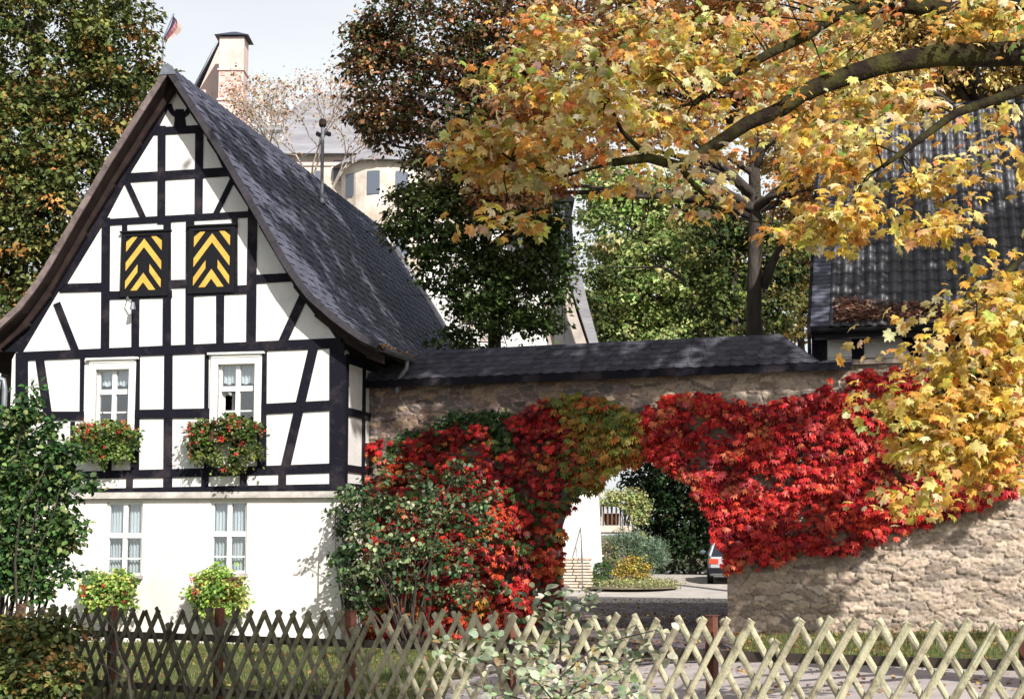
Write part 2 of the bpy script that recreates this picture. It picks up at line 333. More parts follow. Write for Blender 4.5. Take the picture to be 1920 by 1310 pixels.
# timbers: corners read off the facade
TB = MB(); _k = [0]
def beam(q):
    _k[0] += 1; TB.prism([HF.on(x, y, -.02) for x, y in q], -.020 - .0009 * (_k[0] % 14) - .0001 * _k[0] / 14, .05)
def hb(xl, a, b, xr, c, d): beam([(xl, b), (xr, d), (xr, c), (xl, a)])
def vb(y0, a, b, y1, c, d): beam([(c, y1), (d, y1), (b, y0), (a, y0)])
def db(x0, y0, x1, y1, wd):
    L = math.hypot(x1 - x0, y1 - y0); nx, ny = -(y1 - y0) / L * wd / 2, (x1 - x0) / L * wd / 2; beam([(x0 + nx, y0 + ny), (x1 + nx, y1 + ny), (x1 - nx, y1 - ny), (x0 - nx, y0 - ny)])
hb(288, 239, 253, 384, 234, 249); hb(236, 325, 342, 436, 313, 330); hb(192, 411, 423, 480, 395, 407)
hb(112, 532, 548, 192, 530, 546); hb(203, 546, 561, 322, 544, 558); hb(320, 525, 540, 350, 524, 539); hb(362, 541, 555, 465, 534, 550); hb(480, 515, 531, 560, 511, 527)
hb(34, 660, 676, 640, 633, 652); hb(50, 771, 788, 157, 771, 787); hb(252, 768, 784, 395, 765, 783); hb(490, 757, 776, 622, 750, 769)
hb(50, 886, 899, 388, 877, 893); hb(388, 877, 893, 622, 868, 886); hb(50, 918, 934, 646, 906, 923)
vb(236, 296, 310, 420, 295, 309); vb(236, 366, 381, 408, 365, 379); vb(408, 191, 206, 668, 189, 204); vb(412, 229, 238, 546, 229, 238)
vb(405, 307, 320, 665, 305, 320); vb(402, 349, 364, 660, 348, 362); vb(398, 435, 445, 540, 435, 445); vb(390, 465, 482, 655, 462, 479)
vb(552, 247, 261, 665, 247, 260); vb(545, 406, 420, 658, 406, 419); vb(662, 30, 52, 925, 28, 51); vb(665, 151, 158, 775, 150, 156); vb(668, 252, 262, 890, 244, 260)
vb(664, 308, 323, 926, 306, 322); vb(660, 384, 391, 775, 383, 390); vb(655, 488, 500, 775, 487, 499); vb(640, 618, 646, 915, 618, 644)
vb(775, 383, 399, 885, 382, 398); vb(770, 483, 499, 880, 482, 499); vb(780, 435, 447, 885, 434, 447); vb(786, 195, 210, 890, 195, 208)
vb(892, 168, 178, 926, 168, 178); vb(890, 237, 249, 926, 237, 248); vb(888, 378, 391, 925, 378, 390); vb(886, 450, 463, 920, 450, 462); vb(884, 523, 536, 918, 522, 536); vb(790, 132, 140, 890, 132, 140)
db(237, 340, 270, 412, 10); db(437, 334, 403, 404, 10); db(106, 568, 143, 662, 13); db(573, 546, 528, 645, 16); db(74, 672, 106, 890, 15); db(588, 650, 535, 876, 17)
vb(205, 329, 344, 240, 326, 349)                                     # crown post with two curved braces
for s_ in (-1, 1):
    for t in range(5):
        a0, a1 = t / 5 * 1.35, (t + 1) / 5 * 1.35
        db(337 + s_ * (2 + 18 * math.sin(a0)), 222 - 5 - 30 * (1 - math.cos(a0)) * .9, 337 + s_ * (2 + 18 * math.sin(a1)), 222 - 5 - 30 * (1 - math.cos(a1)) * .9, 9)
# raking timbers between the panels and the roof
WL = [HF.on(*p) for p in [(320, 196), (298, 239), (245, 325), (200, 411), (127, 531), (110, 547), (44, 659)]]
WR = [HF.on(*p) for p in [(341, 180), (380, 234), (418, 314), (470, 395), (557, 527), (630, 633)]]
for pts, s_ in ((WL, -1), (WR, 1)):
    for i in range(len(pts) - 1):
        (u0, z0), (u1, z1) = pts[i], pts[i + 1]
        def out(u, z):
            d = float(np.interp(-z, -(PZ - .17), PD)); return (RU + s_ * max(d, abs(u - RU) + .02), z)
        TB.prism([(u0, z0), out(u0, z0), out(u1, z1), (u1, z1)], -.033 - .001 * i, .05)
# side wall timbers, right flank
for v0, v1 in ((.0, .16), (1.02, 1.16), (2.2, 2.34), (3.6, 3.75), (5.2, 5.35), (7, 7.15), (9, 9.15)): TB.box((-.04, v0 if v0 else -.015, 2.64), (.026 + v0 * .0005, v1, 5.02))
for z0, z1, e in ((2.66, 2.8, .029), (3.0, 3.12, .031), (3.98, 4.12, .032), (4.9, 5.05, .034)): TB.box((-.04, .02, z0), (e, LEN, z1))
TB.build('timber_frame', M['timber'], house)
mb = MB(); mb.box((ULEFT - .04, -.07, 2.545), (.05, .03, 2.60)); mb.box((ULEFT - .02, -.045, 2.60), (.03, 0, 2.655)); mb.build('moulding', M['moulding'], house)
mb = MB(); mb.box((ULEFT + .3, 1.5, .1), (-.3, 1.6, 4.8)); mb.box((ULEFT + .22, .3, 2.5), (-.22, LEN - .3, 2.6)); mb.build('inner_partition', M['interior'], house)

# windows
def window(key, kind):
    u0, u1, z0, z1 = WIN[key]; fr = MB(); v = .08; cu = (u0 + u1) / 2; tz = z0 + (z1 - z0) * (.60 if kind == 'up' else .54)
    W_ = .045
    for a, b, c, d in ((u0, u0 + W_, z0, z1), (u1 - W_, u1, z0, z1), (u0 + W_, u1 - W_, z0, z0 + W_), (u0 + W_, u1 - W_, z1 - W_, z1)): fr.box((a, v, c), (b, v + .06, d))
    fr.box((u0 + W_, v - .02, tz - .045), (u1 - W_, v + .05, tz + .045)); fr.box((cu - .04, v - .01, z0 + W_), (cu + .04, v + .045, z1 - W_))
    lz = z0 + (tz - z0) * .42
    for a, b in ((u0 + W_, cu - .04), (cu + .04, u1 - W_)): fr.box((a, v + .008, lz - .013), (b, v + .035, lz + .013))
    if kind == 'up':
        o = .13; fr.box((u0 - o, -.035, z0 - .1), (u0, .08, z1 + .02)); fr.box((u1, -.035, z0 - .1), (u1 + o, .08, z1 + .02)); fr.box((u0 - o, -.036, z1 + .02), (u1 + o, .08, z1 + .15))
        fr.box((u0 - o - .05, -.09, z1 + .15), (u1 + o + .05, .0, z1 + .185)); fr.box((u0 - o + .03, -.05, z1 + .10), (u1 + o - .03, -.036, z1 + .15))
        fr.box((u0 + .0, -.03, z1 - .02), (u1, .04, z1 + .02))
    f = fr.build('window', M['white'], house)
    if kind != 'up': s_ = MB(); s_.box((u0 - .04, -.06, z0 - .06), (u1 + .04, .12, z0)); s_.build('sill', M['moulding'], f)
    g = MB(); open_ = key == 'b'
    for a, b, c, d in ((u0 + W_, cu - .04, z0 + W_, tz - .045), (cu + .04, u1 - W_, z0 + W_, tz - .045), (u0 + W_, cu - .04, tz + .045, z1 - W_), (cu + .04, u1 - W_, tz + .045, z1 - W_)):
        if open_ and a < cu - .1 and c < tz - .2: continue
        g.box((a, v + .022, c), (b, v + .028, d))
    g.build('pane', M['glass'], f)
    if open_:
        cs = MB(); Lc = cu - .04 - u0 - W_; a_ = R(58)
        for t0, t1, c, d in ((0, .05, z0 + W_, tz - .05), (Lc - .05, Lc, z0 + W_, tz - .05), (.05, Lc - .05, z0 + W_, z0 + .09), (.05, Lc - .05, tz - .1, tz - .05), (.05, Lc - .05, lz - .012, lz + .012)):
            p0 = (u0 + W_ + math.cos(a_) * t0, v + .07 + math.sin(a_) * t0); p1 = (u0 + W_ + math.cos(a_) * t1, v + .07 + math.sin(a_) * t1); nx, ny = math.sin(a_) * .035, -math.cos(a_) * .035
            cs.add([(p0[0], p0[1], c), (p1[0], p1[1], c), (p1[0] - nx, p1[1] - ny, c), (p0[0] - nx, p0[1] - ny, c), (p0[0], p0[1], d), (p1[0], p1[1], d), (p1[0] - nx, p1[1] - ny, d), (p0[0] - nx, p0[1] - ny, d)],
                   [(0, 3, 2, 1), (4, 5, 6, 7), (0, 1, 5, 4), (1, 2, 6, 5), (2, 3, 7, 6), (3, 0, 4, 7)])
        tag(cs.build('open_casement', M['white'], f), 'white casement standing ajar')
    cu_ = MB()
    def curtain(a, b, c, d, amp=.02, wl=.07):
        n = 40; xs = np.linspace(a, b, n); ys = v + .12 + amp * np.sin(xs / wl * 6.28 + np.sin(xs * 9)) ; vs = [(x, y, c + .015 * math.sin(x * 40)) for x, y in zip(xs, ys)] + [(x, y, d) for x, y in zip(xs, ys)]
        cu_.add(vs, [(i, i + 1, i + 1 + n, i + n) for i in range(n - 1)])
    if kind == 'up':
        curtain(u0 + .03, u1 - .03, tz + .12 if key == 'a' else tz + .1, z1 - .02)
    else:
        for a, b in ((u0 + .02, cu - .06), (cu + .02, u1 - .1)): curtain(a, b, z0 + .02, z1 - .02, .025, .06)
    cu_.build('curtain', M['curtain'], f)
def glassmat():
    m = bpy.data.materials.new('clear_glass'); m.use_nodes = True; n = m.node_tree.nodes; L = m.node_tree.links
    g = n.new('ShaderNodeBsdfGlossy'); g.inputs['Roughness'].default_value = .03; t = n.new('ShaderNodeBsdfTransparent'); t.inputs[0].default_value = (.86, .9, .92, 1)
    x = n.new('ShaderNodeMixShader'); x.inputs[0].default_value = .13; L.new(t.outputs[0], x.inputs[1]); L.new(g.outputs[0], x.inputs[2]); L.new(x.outputs[0], n['Material Output'].inputs[0]); return m
M['glass'] = glassmat()
for k_, kd in (('a', 'up'), ('b', 'up'), ('c', 'low'), ('d', 'low')): window(k_, kd)

# the two striped hatch shutters
def shutter(x0, y0, x1, y1, fx0, fy0, fx1, fy1):
    u0, u1, z0, z1 = prect(x0, y0, x1, y1); a, b, c, d = prect(fx0, fy0, fx1, fy1)
    fr = MB(); fr.box((a, -.055, c), (u0, .02, d)); fr.box((u1, -.055, c), (b, .02, d)); fr.box((u0, -.0555, c), (u1, .02, z0)); fr.box((u0, -.0555, z1), (u1, .02, d)); fr.box((a - .03, -.085, d), (b + .03, .02, d + .03))
    f = fr.build('shutter', M['black'], house)
    pn = MB(); pn.box((u0, -.035, z0), (u1, .02, z1)); pn.build('board', M['black'], f)
    st = MB(); W_, H_ = u1 - u0, z1 - z0; cu = (u0 + u1) / 2
    def poly(pts): st.prism([(cu + x * W_ / 2, z0 + y * H_) for x, y in pts], -.0405, -.034)
    for s_ in (-1, 1):
        P = lambda *a_: poly([(s_ * x, y) for x, y in (a_ if s_ > 0 else a_[::-1])])
        P((.985, .72), (.985, .90), (.66, .985), (.38, .985))                                   # corner stripe
        P((.985, .37), (.985, .525), (0, .95), (0, .795))                                       # big chevron
        P((.985, .045), (.985, .19), (.33, .485), (.33, .34))                                   # stopped stripe
        P((.68, .015), (.0, .33), (.0, .16), (.33, .015)) if s_ > 0 else P((.68, .015), (.33, .015), (0, .16), (0, .33))
    st.build('chevron', M['yellow'], f)
shutter(237, 443, 305, 546, 229, 436, 318, 556)
shutter(364, 433, 433, 540, 355, 425, 442, 550)

# roof of slates
def slate_slopes(mb, d2z, dmax, v0, v1, side, exposure=.21, wid=.27, thick=.013, sagf=None, centre=RU, alt=True):
    ds = np.linspace(0, dmax, 200); zs = np.array([d2z(d) for d in ds]); s_ = np.r_[0, np.cumsum(np.hypot(np.diff(ds), np.diff(zs)))]
    n = int(s_[-1] / exposure); vals = []
    for k in range(n + 1):
        sa, sb = max(0, s_[-1] - (k + 1) * exposure - .05), s_[-1] - k * exposure
        if sb < .02: break
        da, db_ = np.interp(sa, s_, ds), np.interp(sb, s_, ds); za, zb = np.interp(sa, s_, zs), np.interp(sb, s_, zs)
        L = math.hypot(db_ - da, zb - za) + 1e-9; nx, nz = (za - zb) / L, (db_ - da) / L
        v = v0 - (.5 * wid if k % 2 else 0)
        while v < v1:
            va, vb_ = max(v + .004, v0), min(v + wid - .004, v1); j = int(round((v - v0) / wid * 2)); v += wid
            if vb_ - va < .04: continue
            t = thick * (1.0 + (.9 if alt and (j // 2 + k) % 2 else 0) + .35 * rng.random()); dz = .6 * t * rng.random()
            c = tuple(.8 + .4 * rng.random() + np.array([0, 0, .06]) * rng.random())
            P = []
            for vv in (va, vb_):
                sg = sagf(vv) if sagf else 0
                P += [(centre + side * (da + nx * .004), vv, za + nz * .004 + sg), (centre + side * (db_ + nx * .002), vv, zb + nz * .002 + sg),
                      (centre + side * (db_ + nx * t), vv, zb + nz * t + sg), (centre + side * (da + nx * (t * .3)), vv, za + nz * (t * .3) + sg)]
            mb.add(P, [(3, 2, 6, 7), (1, 5, 6, 2), (0, 1, 2, 3), (4, 7, 6, 5)] if side > 0 else [(3, 7, 6, 2), (1, 2, 6, 5), (0, 3, 2, 1), (4, 5, 6, 7)], 0, c)
def sagz(v): return float(-.028 * max(v, 0))
mb = MB()
for sd in (-1, 1): slate_slopes(mb, roofz, 4.02, -OV, LEN + .35, sd, sagf=sagz)
for j in range(int(LEN / .3) + 3):                                   # ridge caps
    v0 = -OV + .3 * j; g0, g1 = sagz(v0), sagz(v0 + .32)
    for sd in (-1, 1): mb.add([(RU, v0, 10.345 + g0), (RU + sd * .16, v0, 10.11 + g0), (RU + sd * .16, v0 + .32, 10.095 + g1), (RU, v0 + .32, 10.33 + g1)], [(0, 1, 2, 3) if sd < 0 else (0, 3, 2, 1)], 0, (.75, .75, .8))
roof = mb.build('roof', M['slate'], house, cols=True)
def deck(mb, t0, t1, v0, v1, nseg=10):
    for sd in (-1, 1):
        for i in range(len(PROF) - 1):
            (d0, z0), (d1, z1) = PROF[i], PROF[i + 1]
            for a, b in zip(np.linspace(v0, v1, nseg + 1)[:-1], np.linspace(v0, v1, nseg + 1)[1:]):
                ga, gb = sagz(a), sagz(b); X = lambda d: RU + sd * d
                mb.add([(X(d0), a, z0 - t0 + ga), (X(d1), a, z1 - t0 + ga), (X(d1), b, z1 - t0 + gb), (X(d0), b, z0 - t0 + gb), (X(d0), a, z0 - t1 + ga), (X(d1), a, z1 - t1 + ga), (X(d1), b, z1 - t1 + gb), (X(d0), b, z0 - t1 + gb)],
                       [(0, 1, 2, 3), (4, 7, 6, 5)] + ([(0, 4, 5, 1)] if a == v0 else []) + ([(2, 6, 7, 3)] if abs(b - v1) < 1e-6 else []) + ([(1, 5, 6, 2)] if i == len(PROF) - 2 else []))
mb = MB(); deck(mb, .006, .13, -OV, LEN + .33)
for sd in (-1, 1):                                                  # purlin ends and inner barge under the overhang
    for i in range(len(PROF) - 1):
        (d0, z0), (d1, z1) = PROF[i], PROF[i + 1]
        mb.prism([(RU + sd * d0, z0 - .13), (RU + sd * d1, z1 - .13), (RU + sd * (d1 - .0), z1 - .30), (RU + sd * d0, z0 - .34)][::sd], -.16, -.08)
mb.build('soffit', M['soffit'], roof)
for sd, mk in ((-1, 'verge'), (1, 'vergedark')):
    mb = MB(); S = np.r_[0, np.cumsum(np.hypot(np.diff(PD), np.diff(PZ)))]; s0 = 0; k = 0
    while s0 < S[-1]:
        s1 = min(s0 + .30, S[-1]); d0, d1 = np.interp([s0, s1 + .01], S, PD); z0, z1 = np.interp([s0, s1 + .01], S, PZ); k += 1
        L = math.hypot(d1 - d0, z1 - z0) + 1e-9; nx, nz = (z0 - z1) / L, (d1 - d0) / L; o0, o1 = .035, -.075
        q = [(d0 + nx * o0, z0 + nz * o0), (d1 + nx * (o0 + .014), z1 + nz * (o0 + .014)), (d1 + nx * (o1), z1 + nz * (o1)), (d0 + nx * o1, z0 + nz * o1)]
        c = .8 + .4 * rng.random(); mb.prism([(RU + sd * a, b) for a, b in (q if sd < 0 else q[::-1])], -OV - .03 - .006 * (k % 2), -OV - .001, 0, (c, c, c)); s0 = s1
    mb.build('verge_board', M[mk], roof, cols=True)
mb = MB(); mb.prism([(RU - .16, 10.16), (RU + .16, 10.16), (RU + .10, 10.30), (RU, 10.37), (RU - .10, 10.30)], -OV - .05, -OV - .035); mb.build('ridge_end', M['zinc'], roof)
# gutters, pipes, little lamp
for u in (RU + 4.08, RU - 4.08):
    mb = MB(); n = 8; vs = []
    for vv in (-OV, LEN + .3):
        for k in range(n + 1): a = math.pi * k / n; vs.append((u + .075 * math.cos(a), vv, 5.10 + sagz(vv) * .0 - .075 * math.sin(a)))
    mb.add(vs, [(k, k + 1, k + n + 2, k + n + 1) for k in range(n)]); mb.build('gutter', M['zinc'], house, True)
mb = MB(); ug = RU + 4.08; mb.tube([(ug, 1.1, 5.05), (ug, 1.1, 4.9), (ug - .15, 1.15, 4.72), (ug - .2, 1.2, 4.55), (ug - .2, 1.2, 4.45)], .045, 8); mb.build('downpipe', M['zinc'], house, True)
mb = MB(); ug = RU - 4.08; mb.tube([(ug + .0, -.3, 5.02), (ug + .03, -.22, 4.86), (ULEFT - .30, -.1, 4.78), (ULEFT - .12, -.06, 4.72), (ULEFT - .09, -.06, 4.55), (ULEFT - .09, -.06, 0.1)], .05, 8); mb.build('downpipe', M['zinc'], house, True)
mb = MB(); (lu, lz_) = HF.on(250, 572, -.2); (l2, z2) = HF.on(241, 556)
mb.tube([(l2, -.03, z2), (l2 + .05, -.16, z2 - .07), (lu, -.22, lz_ + .02)], .012, 6); mb.tube([(lu, -.22, lz_ + .05), (lu, -.22, lz_ - .08)], [.035, .055], 8); mb.box((l2 - .03, -.035, z2 - .05), (l2 + .03, -.02, z2 + .05)); mb.build('lamp', M['zinc'], house)
# service mast
mast = empty('roof_mast', HF.W(RU + .66, 6.15, roofz(.66) + sagz(6.15)), -HF.a); tag(mast, 'grey metal service mast with insulators standing on the slate roof', 'mast')
mb = MB(); mb.tube([(0, 0, -.1), (0, 0, 1.75)], .04, 10); mb.tube([(0, 0, 0.0), (0, 0, .12)], [.10, .05], 10); mb.tube([(0, 0, 1.4), (-.95, -1.2, .12)], .008, 5); mb.build('pole', M['zinc'], mast)
mb = MB(); mb.tube([(0, 0, 1.73), (0, 0, 1.78), (0, 0, 1.9), (0, 0, 1.93)], [.05, .09, .08, .03], 10); mb.build('cap', M['soffit'], mast)
for a, b in ((-.11, -.03), (.11, 0), (.14, .06), (-.1, .06)):
    mb = MB(); mb.tube([(0, 0, 1.58), (a, b, 1.56), (a, b, 1.6)], .01, 5); mb.tube([(a, b, 1.54), (a, b, 1.59), (a, b, 1.64)], [.03, .045, .02], 8); mb.build('insulator', M['black'], mast)

# flower boxes
GER = [(.10, .17, .035), (.16, .24, .05), (.24, .28, .08), (.07, .12, .03)]
def flowerbox(px0, py0, px1, py1, label, light=1., trail=.5, nb=24):
    u0, u1, z0, z1 = prect(px0, py0, px1, py1, -.25); cu = (u0 + u1) / 2; hw = (u1 - u0) / 2; zc = z1 - .38
    P0 = HF.W(cu, 0, zc - .16); r = empty('flower_box', P0, -HF.a); tag(r, label, 'flower box', 'geranium boxes under the four windows')
    mb = MB(); L_ = min(hw * .7, .45)
    mb.add([(-L_, -.30, 0), (L_, -.30, 0), (L_, -.1, 0), (-L_, -.1, 0), (-L_ - .02, -.34, .18), (L_ + .02, -.34, .18), (L_ + .02, -.08, .18), (-L_ - .02, -.08, .18)], [(0, 3, 2, 1), (4, 5, 6, 7), (0, 1, 5, 4), (1, 2, 6, 5), (2, 3, 7, 6), (3, 0, 4, 7)])
    for x in (-L_ * .7, L_ * .7): mb.box((x - .012, -.1, -.04), (x + .012, .03, .02))
    mb.build('planter', M['terracotta'], r)
    n = 70; x = rng.uniform(-hw * .95, hw * .95, n); h = (z1 - z0); zz = rng.uniform(-1, 1, n); lim = (1 - .55 * (x / hw) ** 2)
    z = .16 + np.where(zz > 0, zz * .20 * lim, zz * (h - .46) * lim * trail * 1.55); y = -.24 - .14 * rng.random(n) + .03 * (z < 0)
    if light > 2:                                         # full round plants hiding their box
        d_ = unit(rng.standard_normal((n, 3))) * (rng.random((n, 1)) ** .4); x = d_[:, 0] * hw * .98; z = .16 + .20 - h * .48 + d_[:, 2] * h * .46; y = -.30 + d_[:, 1] * .2
    tc = np.c_[x, y, z]; od = unit(np.c_[x / hw * .6, -np.ones(n), z * .8])
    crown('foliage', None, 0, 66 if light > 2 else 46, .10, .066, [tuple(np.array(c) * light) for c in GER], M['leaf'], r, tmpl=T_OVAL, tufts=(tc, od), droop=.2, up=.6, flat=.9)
    i = rng.choice(n, nb); bc = tc[i] + od[i] * (.09 + .08 * rng.random((nb, 1))) + .05 * rng.standard_normal((nb, 3))
    crown('blossom', None, 0, 16, .035, .034, [(.72, .05, .03), (.8, .09, .06), (.6, .03, .04)], M['petal'], r, tufts=(bc, od[i]), flat=1, up=.2)
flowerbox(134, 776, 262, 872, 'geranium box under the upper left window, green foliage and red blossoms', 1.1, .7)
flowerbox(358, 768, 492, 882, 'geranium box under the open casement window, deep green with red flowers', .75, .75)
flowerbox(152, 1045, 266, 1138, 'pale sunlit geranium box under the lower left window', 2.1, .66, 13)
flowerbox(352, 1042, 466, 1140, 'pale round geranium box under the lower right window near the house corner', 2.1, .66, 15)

# ------------------------------------------------------------------ gateway wall
WO = HF.W(0, 1.45, 0); WF = Frame(WO, 21.8)
wall = WF.root('stone_gateway_wall'); tag(wall, 'long rubble stone wall with an arched gateway under a slate coping roof', 'wall')
WT = WF.on(1150, 702)[1]                              # height of the top under the eaves
AX0, AX1 = WF.on(1028, 1000)[0], WF.on(1363, 1080)[0]; ASP = WF.on(1200, 985)[1]; ATOP = WF.on(1200, 858)[1]; ACX = (AX0 + AX1) / 2; AR = (AX1 - AX0) / 2
UR = WF.on(1600, 700)[0]; UEND = UR + 7.0
def inhole(u, z):
    return (abs(u - ACX) < AR) & ((z < ASP) | (((u - ACX) / AR) ** 2 + ((np.maximum(z, ASP) - ASP) / (ATOP - ASP)) ** 2 < 1))
def rubble(U0, U1, Z0, Z1, st, hole=True):
    nu, nz = int((U1 - U0) / st) + 1, int((Z1 - Z0) / st) + 1; us = np.linspace(U0, U1, nu); zs = np.linspace(Z0, Z1, nz)
    if hole:
        us[np.argmin(abs(us - AX1))] = AX1; us[np.argmin(abs(us - AX0))] = AX0
    gu, gz = np.meshgrid(us, zs); u, z = gu.ravel(), gz.ravel()
    # warped cells, wide and flat
    wu = u + .03 * np.sin(z * 13 + 2 * np.sin(u * 3)) + .008 * np.sin(z * 57 + u * 23); wz = z + .022 * np.sin(u * 4.1 + 1.3 * np.sin(z * 5)) + .007 * np.sin(u * 19 + z * 11) + .003 * np.sin(u * 61 + z * 40)
    sx, sz = .25, .092; pu, pz = wu / sx, wz / sz; row = np.floor(pz)
    F1 = np.full(len(u), 9.); F2 = np.full(len(u), 9.); ID = np.zeros(len(u), 'i8')
    h = lambda a, b, s_: np.modf(np.abs(np.sin(a * 127.1 + b * 311.7 + s_ * 74.7) * 43758.5453))[0]
    for dj in (-2, -1, 0, 1, 2):
        j = row + dj; off = h(j, 0, 3) ; i0 = np.floor(pu - off)
        for di in (-2, -1, 0, 1, 2):
            i = i0 + di; keep = h(i, j, 9) > .16
            cx = i + off + .15 + .7 * h(i, j, 1); cz = j + .2 + .6 * h(i, j, 2); big = .72 + .75 * h(i, j, 5)
            d = ((np.abs(pu - cx) / big) ** 3.2 + (np.abs(pz - cz) / (.5 + .5 * big)) ** 3.2 * 1.2) ** (1 / 3.2) + (~keep) * 9
            n1 = d < F1; F2 = np.where(n1, F1, np.minimum(F2, d)); ID = np.where(n1, (i * 7919 + j * 104729).astype('i8'), ID); F1 = np.where(n1, d, F1)
    e = np.clip((F2 - F1) / .11, 0, 1); dep = smooth(e); hid = np.modf(np.abs(np.sin(ID * .731) * 9973.7))[0]; hid2 = np.modf(np.abs(np.sin(ID * .337) * 5171.3))[0]
    rough = .012 * np.sin(u * 31 + hid * 40) * np.sin(z * 47 + hid * 20) + .006 * rng.standard_normal(len(u))
    tilt = (np.modf(hid * 13.7)[0] - .5) * (wz / sz - np.floor(wz / sz)) * .03
    v = -(dep * (.020 + .032 * hid) + dep * tilt * .8 + rough * dep * .6 + .02 * np.sin(u * .9) * np.sin(z * 1.3)) + .045
    pal = np.array([(.17, .115, .095), (.24, .17, .13), (.12, .09, .085), (.30, .22, .16), (.20, .15, .14), (.34, .27, .20), (.15, .13, .125)])
    c = pal[(hid2 * 6.999).astype(int)] * (.75 + .5 * hid)[:, None]; mort = np.array([.40, .34, .29]); k = smooth(np.clip((F2 - F1) / .15, 0, 1))[:, None]
    age = smooth((u - 4.2) / 3.5)[:, None]            # paler sandy stone towards the far right
    c = c * (1 - .5 * age) + np.array([.52, .44, .36]) * .58 * age * (.45 + 1.0 * np.modf(hid2 * 17.3)[0])[:, None]
    mort = mort * (1 - age) + np.array([.50, .43, .36]) * age; c = mort * (1 - k) * (.9 + .1 * rng.random((len(u), 1))) + c * k
    a = (np.arange(nz - 1)[:, None] * nu + np.arange(nu - 1)[None]).ravel(); Fc = np.c_[a, a + 1, a + nu + 1, a + nu]
    jn = (np.clip(.055 - (F2 - F1), 0, .055) / .055)[:, None] * (np.sin(u * 5.3 + z * 3.1) > -.35)[:, None]; c = c * (1 - .55 * jn)
    if hole: cu = u[Fc].mean(1); cz_ = z[Fc].mean(1); Fc = Fc[~inhole(cu, cz_)]
    return np.c_[u, v, z], Fc, c
V_, F_, c_ = rubble(0.0, UEND, -.1, WT, .019)
npmesh('rubble_face', V_, F_, M['stone'], wall, c_, False)
mb = MB(); T0, T1 = .06, .75
mb.box((0, T0, -.2), (AX0, T1, WT)); mb.box((AX1, T0, -.2), (UEND, T1, WT))
N = 16
for i in range(N):
    a, b = AX0 + (AX1 - AX0) * i / N, AX0 + (AX1 - AX0) * (i + 1) / N
    za, zb = [ASP + (ATOP - ASP) * math.sqrt(max(0, 1 - ((x - ACX) / AR) ** 2)) for x in (a, b)]; mb.prism([(a, za), (b, zb), (b, WT), (a, WT)], T0, T1)
mb.build('core', M['stoneplain'], wall)
mb = MB(); u = UR - .15                                # flat cap stones beyond the little roof
while u < UEND:
    L_ = .5 + .4 * rng.random(); mb.box((u + .004, -.05 - .02 * rng.random(), WT + .002), (u + L_, .78, WT + .07 + .02 * rng.random())); u += L_
mb.build('cap_stone', M['stoneplain'], wall)
# roof over the wall
ZE = WT + .03; HW = .62; RZ = WF.on(1130, 641)[1] ; VC = .38; RZ = max(RZ, ZE + .45)
U0R, U1R = -.15, WF.on(1505, 640, .38)[0]
rl = WF.on(806, 655, VC)[0]; rr = WF.on(1462, 626, VC)[0]; EL, ER = -.2, WF.on(1535, 683, -.25)[0]
RZ = WF.on(1150, 641, VC)[1]
mb = MB()
def quadslates(mb, A, B, Cc, D, exposure, wid, thick, lo=.8):      # A-B eave edge, D-C ridge edge
    A, B, Cc, D = [np.array(p, float) for p in (A, B, Cc, D)]; nrm = np.cross(B - A, D - A); nrm /= np.linalg.norm(nrm); nrm *= np.sign(nrm[2])
    H_ = (np.linalg.norm(D - A) + np.linalg.norm(Cc - B)) / 2; n = max(1, int(round(np.linalg.norm(np.cross(D - A, (B - A) / np.linalg.norm(B - A))) / exposure)))
    for k in range(n):
        t0, t1 = k / n, min(1, (k + 1.35) / n); a0, b0, a1, b1 = A + (D - A) * t0, B + (Cc - B) * t0, A + (D - A) * t1, B + (Cc - B) * t1
        W_ = np.linalg.norm(b0 - a0); m = max(1, int(W_ / wid))
        for i in range(-1, m + 1):
            s0, s1 = max(0, (i + .5 * (k % 2)) / m), min(1, (i + 1 + .5 * (k % 2)) / m)
            if s1 - s0 < .25 / m: continue
            e = .004 / W_; t = thick * (1 + .7 * rng.random()); c = lo + .4 * rng.random(); sk_ = (t1 - t0) * .12 * (1 if s1 - s0 > .6 / m else 0)
            p = lambda s_, tt: (A + (D - A) * tt) * (1 - s_) + (B + (Cc - B) * tt) * s_
            P0, P1, P2, P3 = p(s0 + e, t0 + sk_), p(s1 - e, t0 + sk_ * 1.4), p(s1 - e, t1), p(s0 + e, t1); M0 = p((s0 + s1) / 2, t0)
            q = [P0, M0, P1]; mb.add(q + [P2, P3] + [x + nrm * t for x in q] + [P2 + nrm * t * .2, P3 + nrm * t * .2], [(5, 6, 7, 8, 9), (0, 1, 6, 5), (1, 2, 7, 6), (2, 3, 8, 7), (4, 0, 5, 9)], 0, (c, c, c * 1.03))
yF, yB = VC - HW, VC + HW
quadslates(mb, (EL, yF, ZE), (ER, yF, ZE), (rr, VC, RZ), (rl, VC, RZ), .15, .24, .012)
quadslates(mb, (ER, yF, ZE), (ER, yB, ZE), (rr, VC, RZ), (rr - .01, VC, RZ), .15, .24, .012)
quadslates(mb, (EL, yB, ZE), (ER, yB, ZE), (rr, VC, RZ), (rl, VC, RZ), .15, .24, .012)
quadslates(mb, (EL, yF, ZE), (EL, yB, ZE), (rl, VC, RZ), (rl - .01, VC, RZ), .15, .24, .012)
zr2 = ZE + .10; quadslates(mb, (ER, yF, ZE), (UR, yF, ZE), (UR, VC, zr2), (ER, VC, zr2), .15, .24, .012, 1.0)
quadslates(mb, (ER, yB, ZE), (UR, yB, ZE), (UR, VC, zr2), (ER, VC, zr2), .15, .24, .012)
g_roof = mb.build('roof', M['slate2'], wall, cols=True)
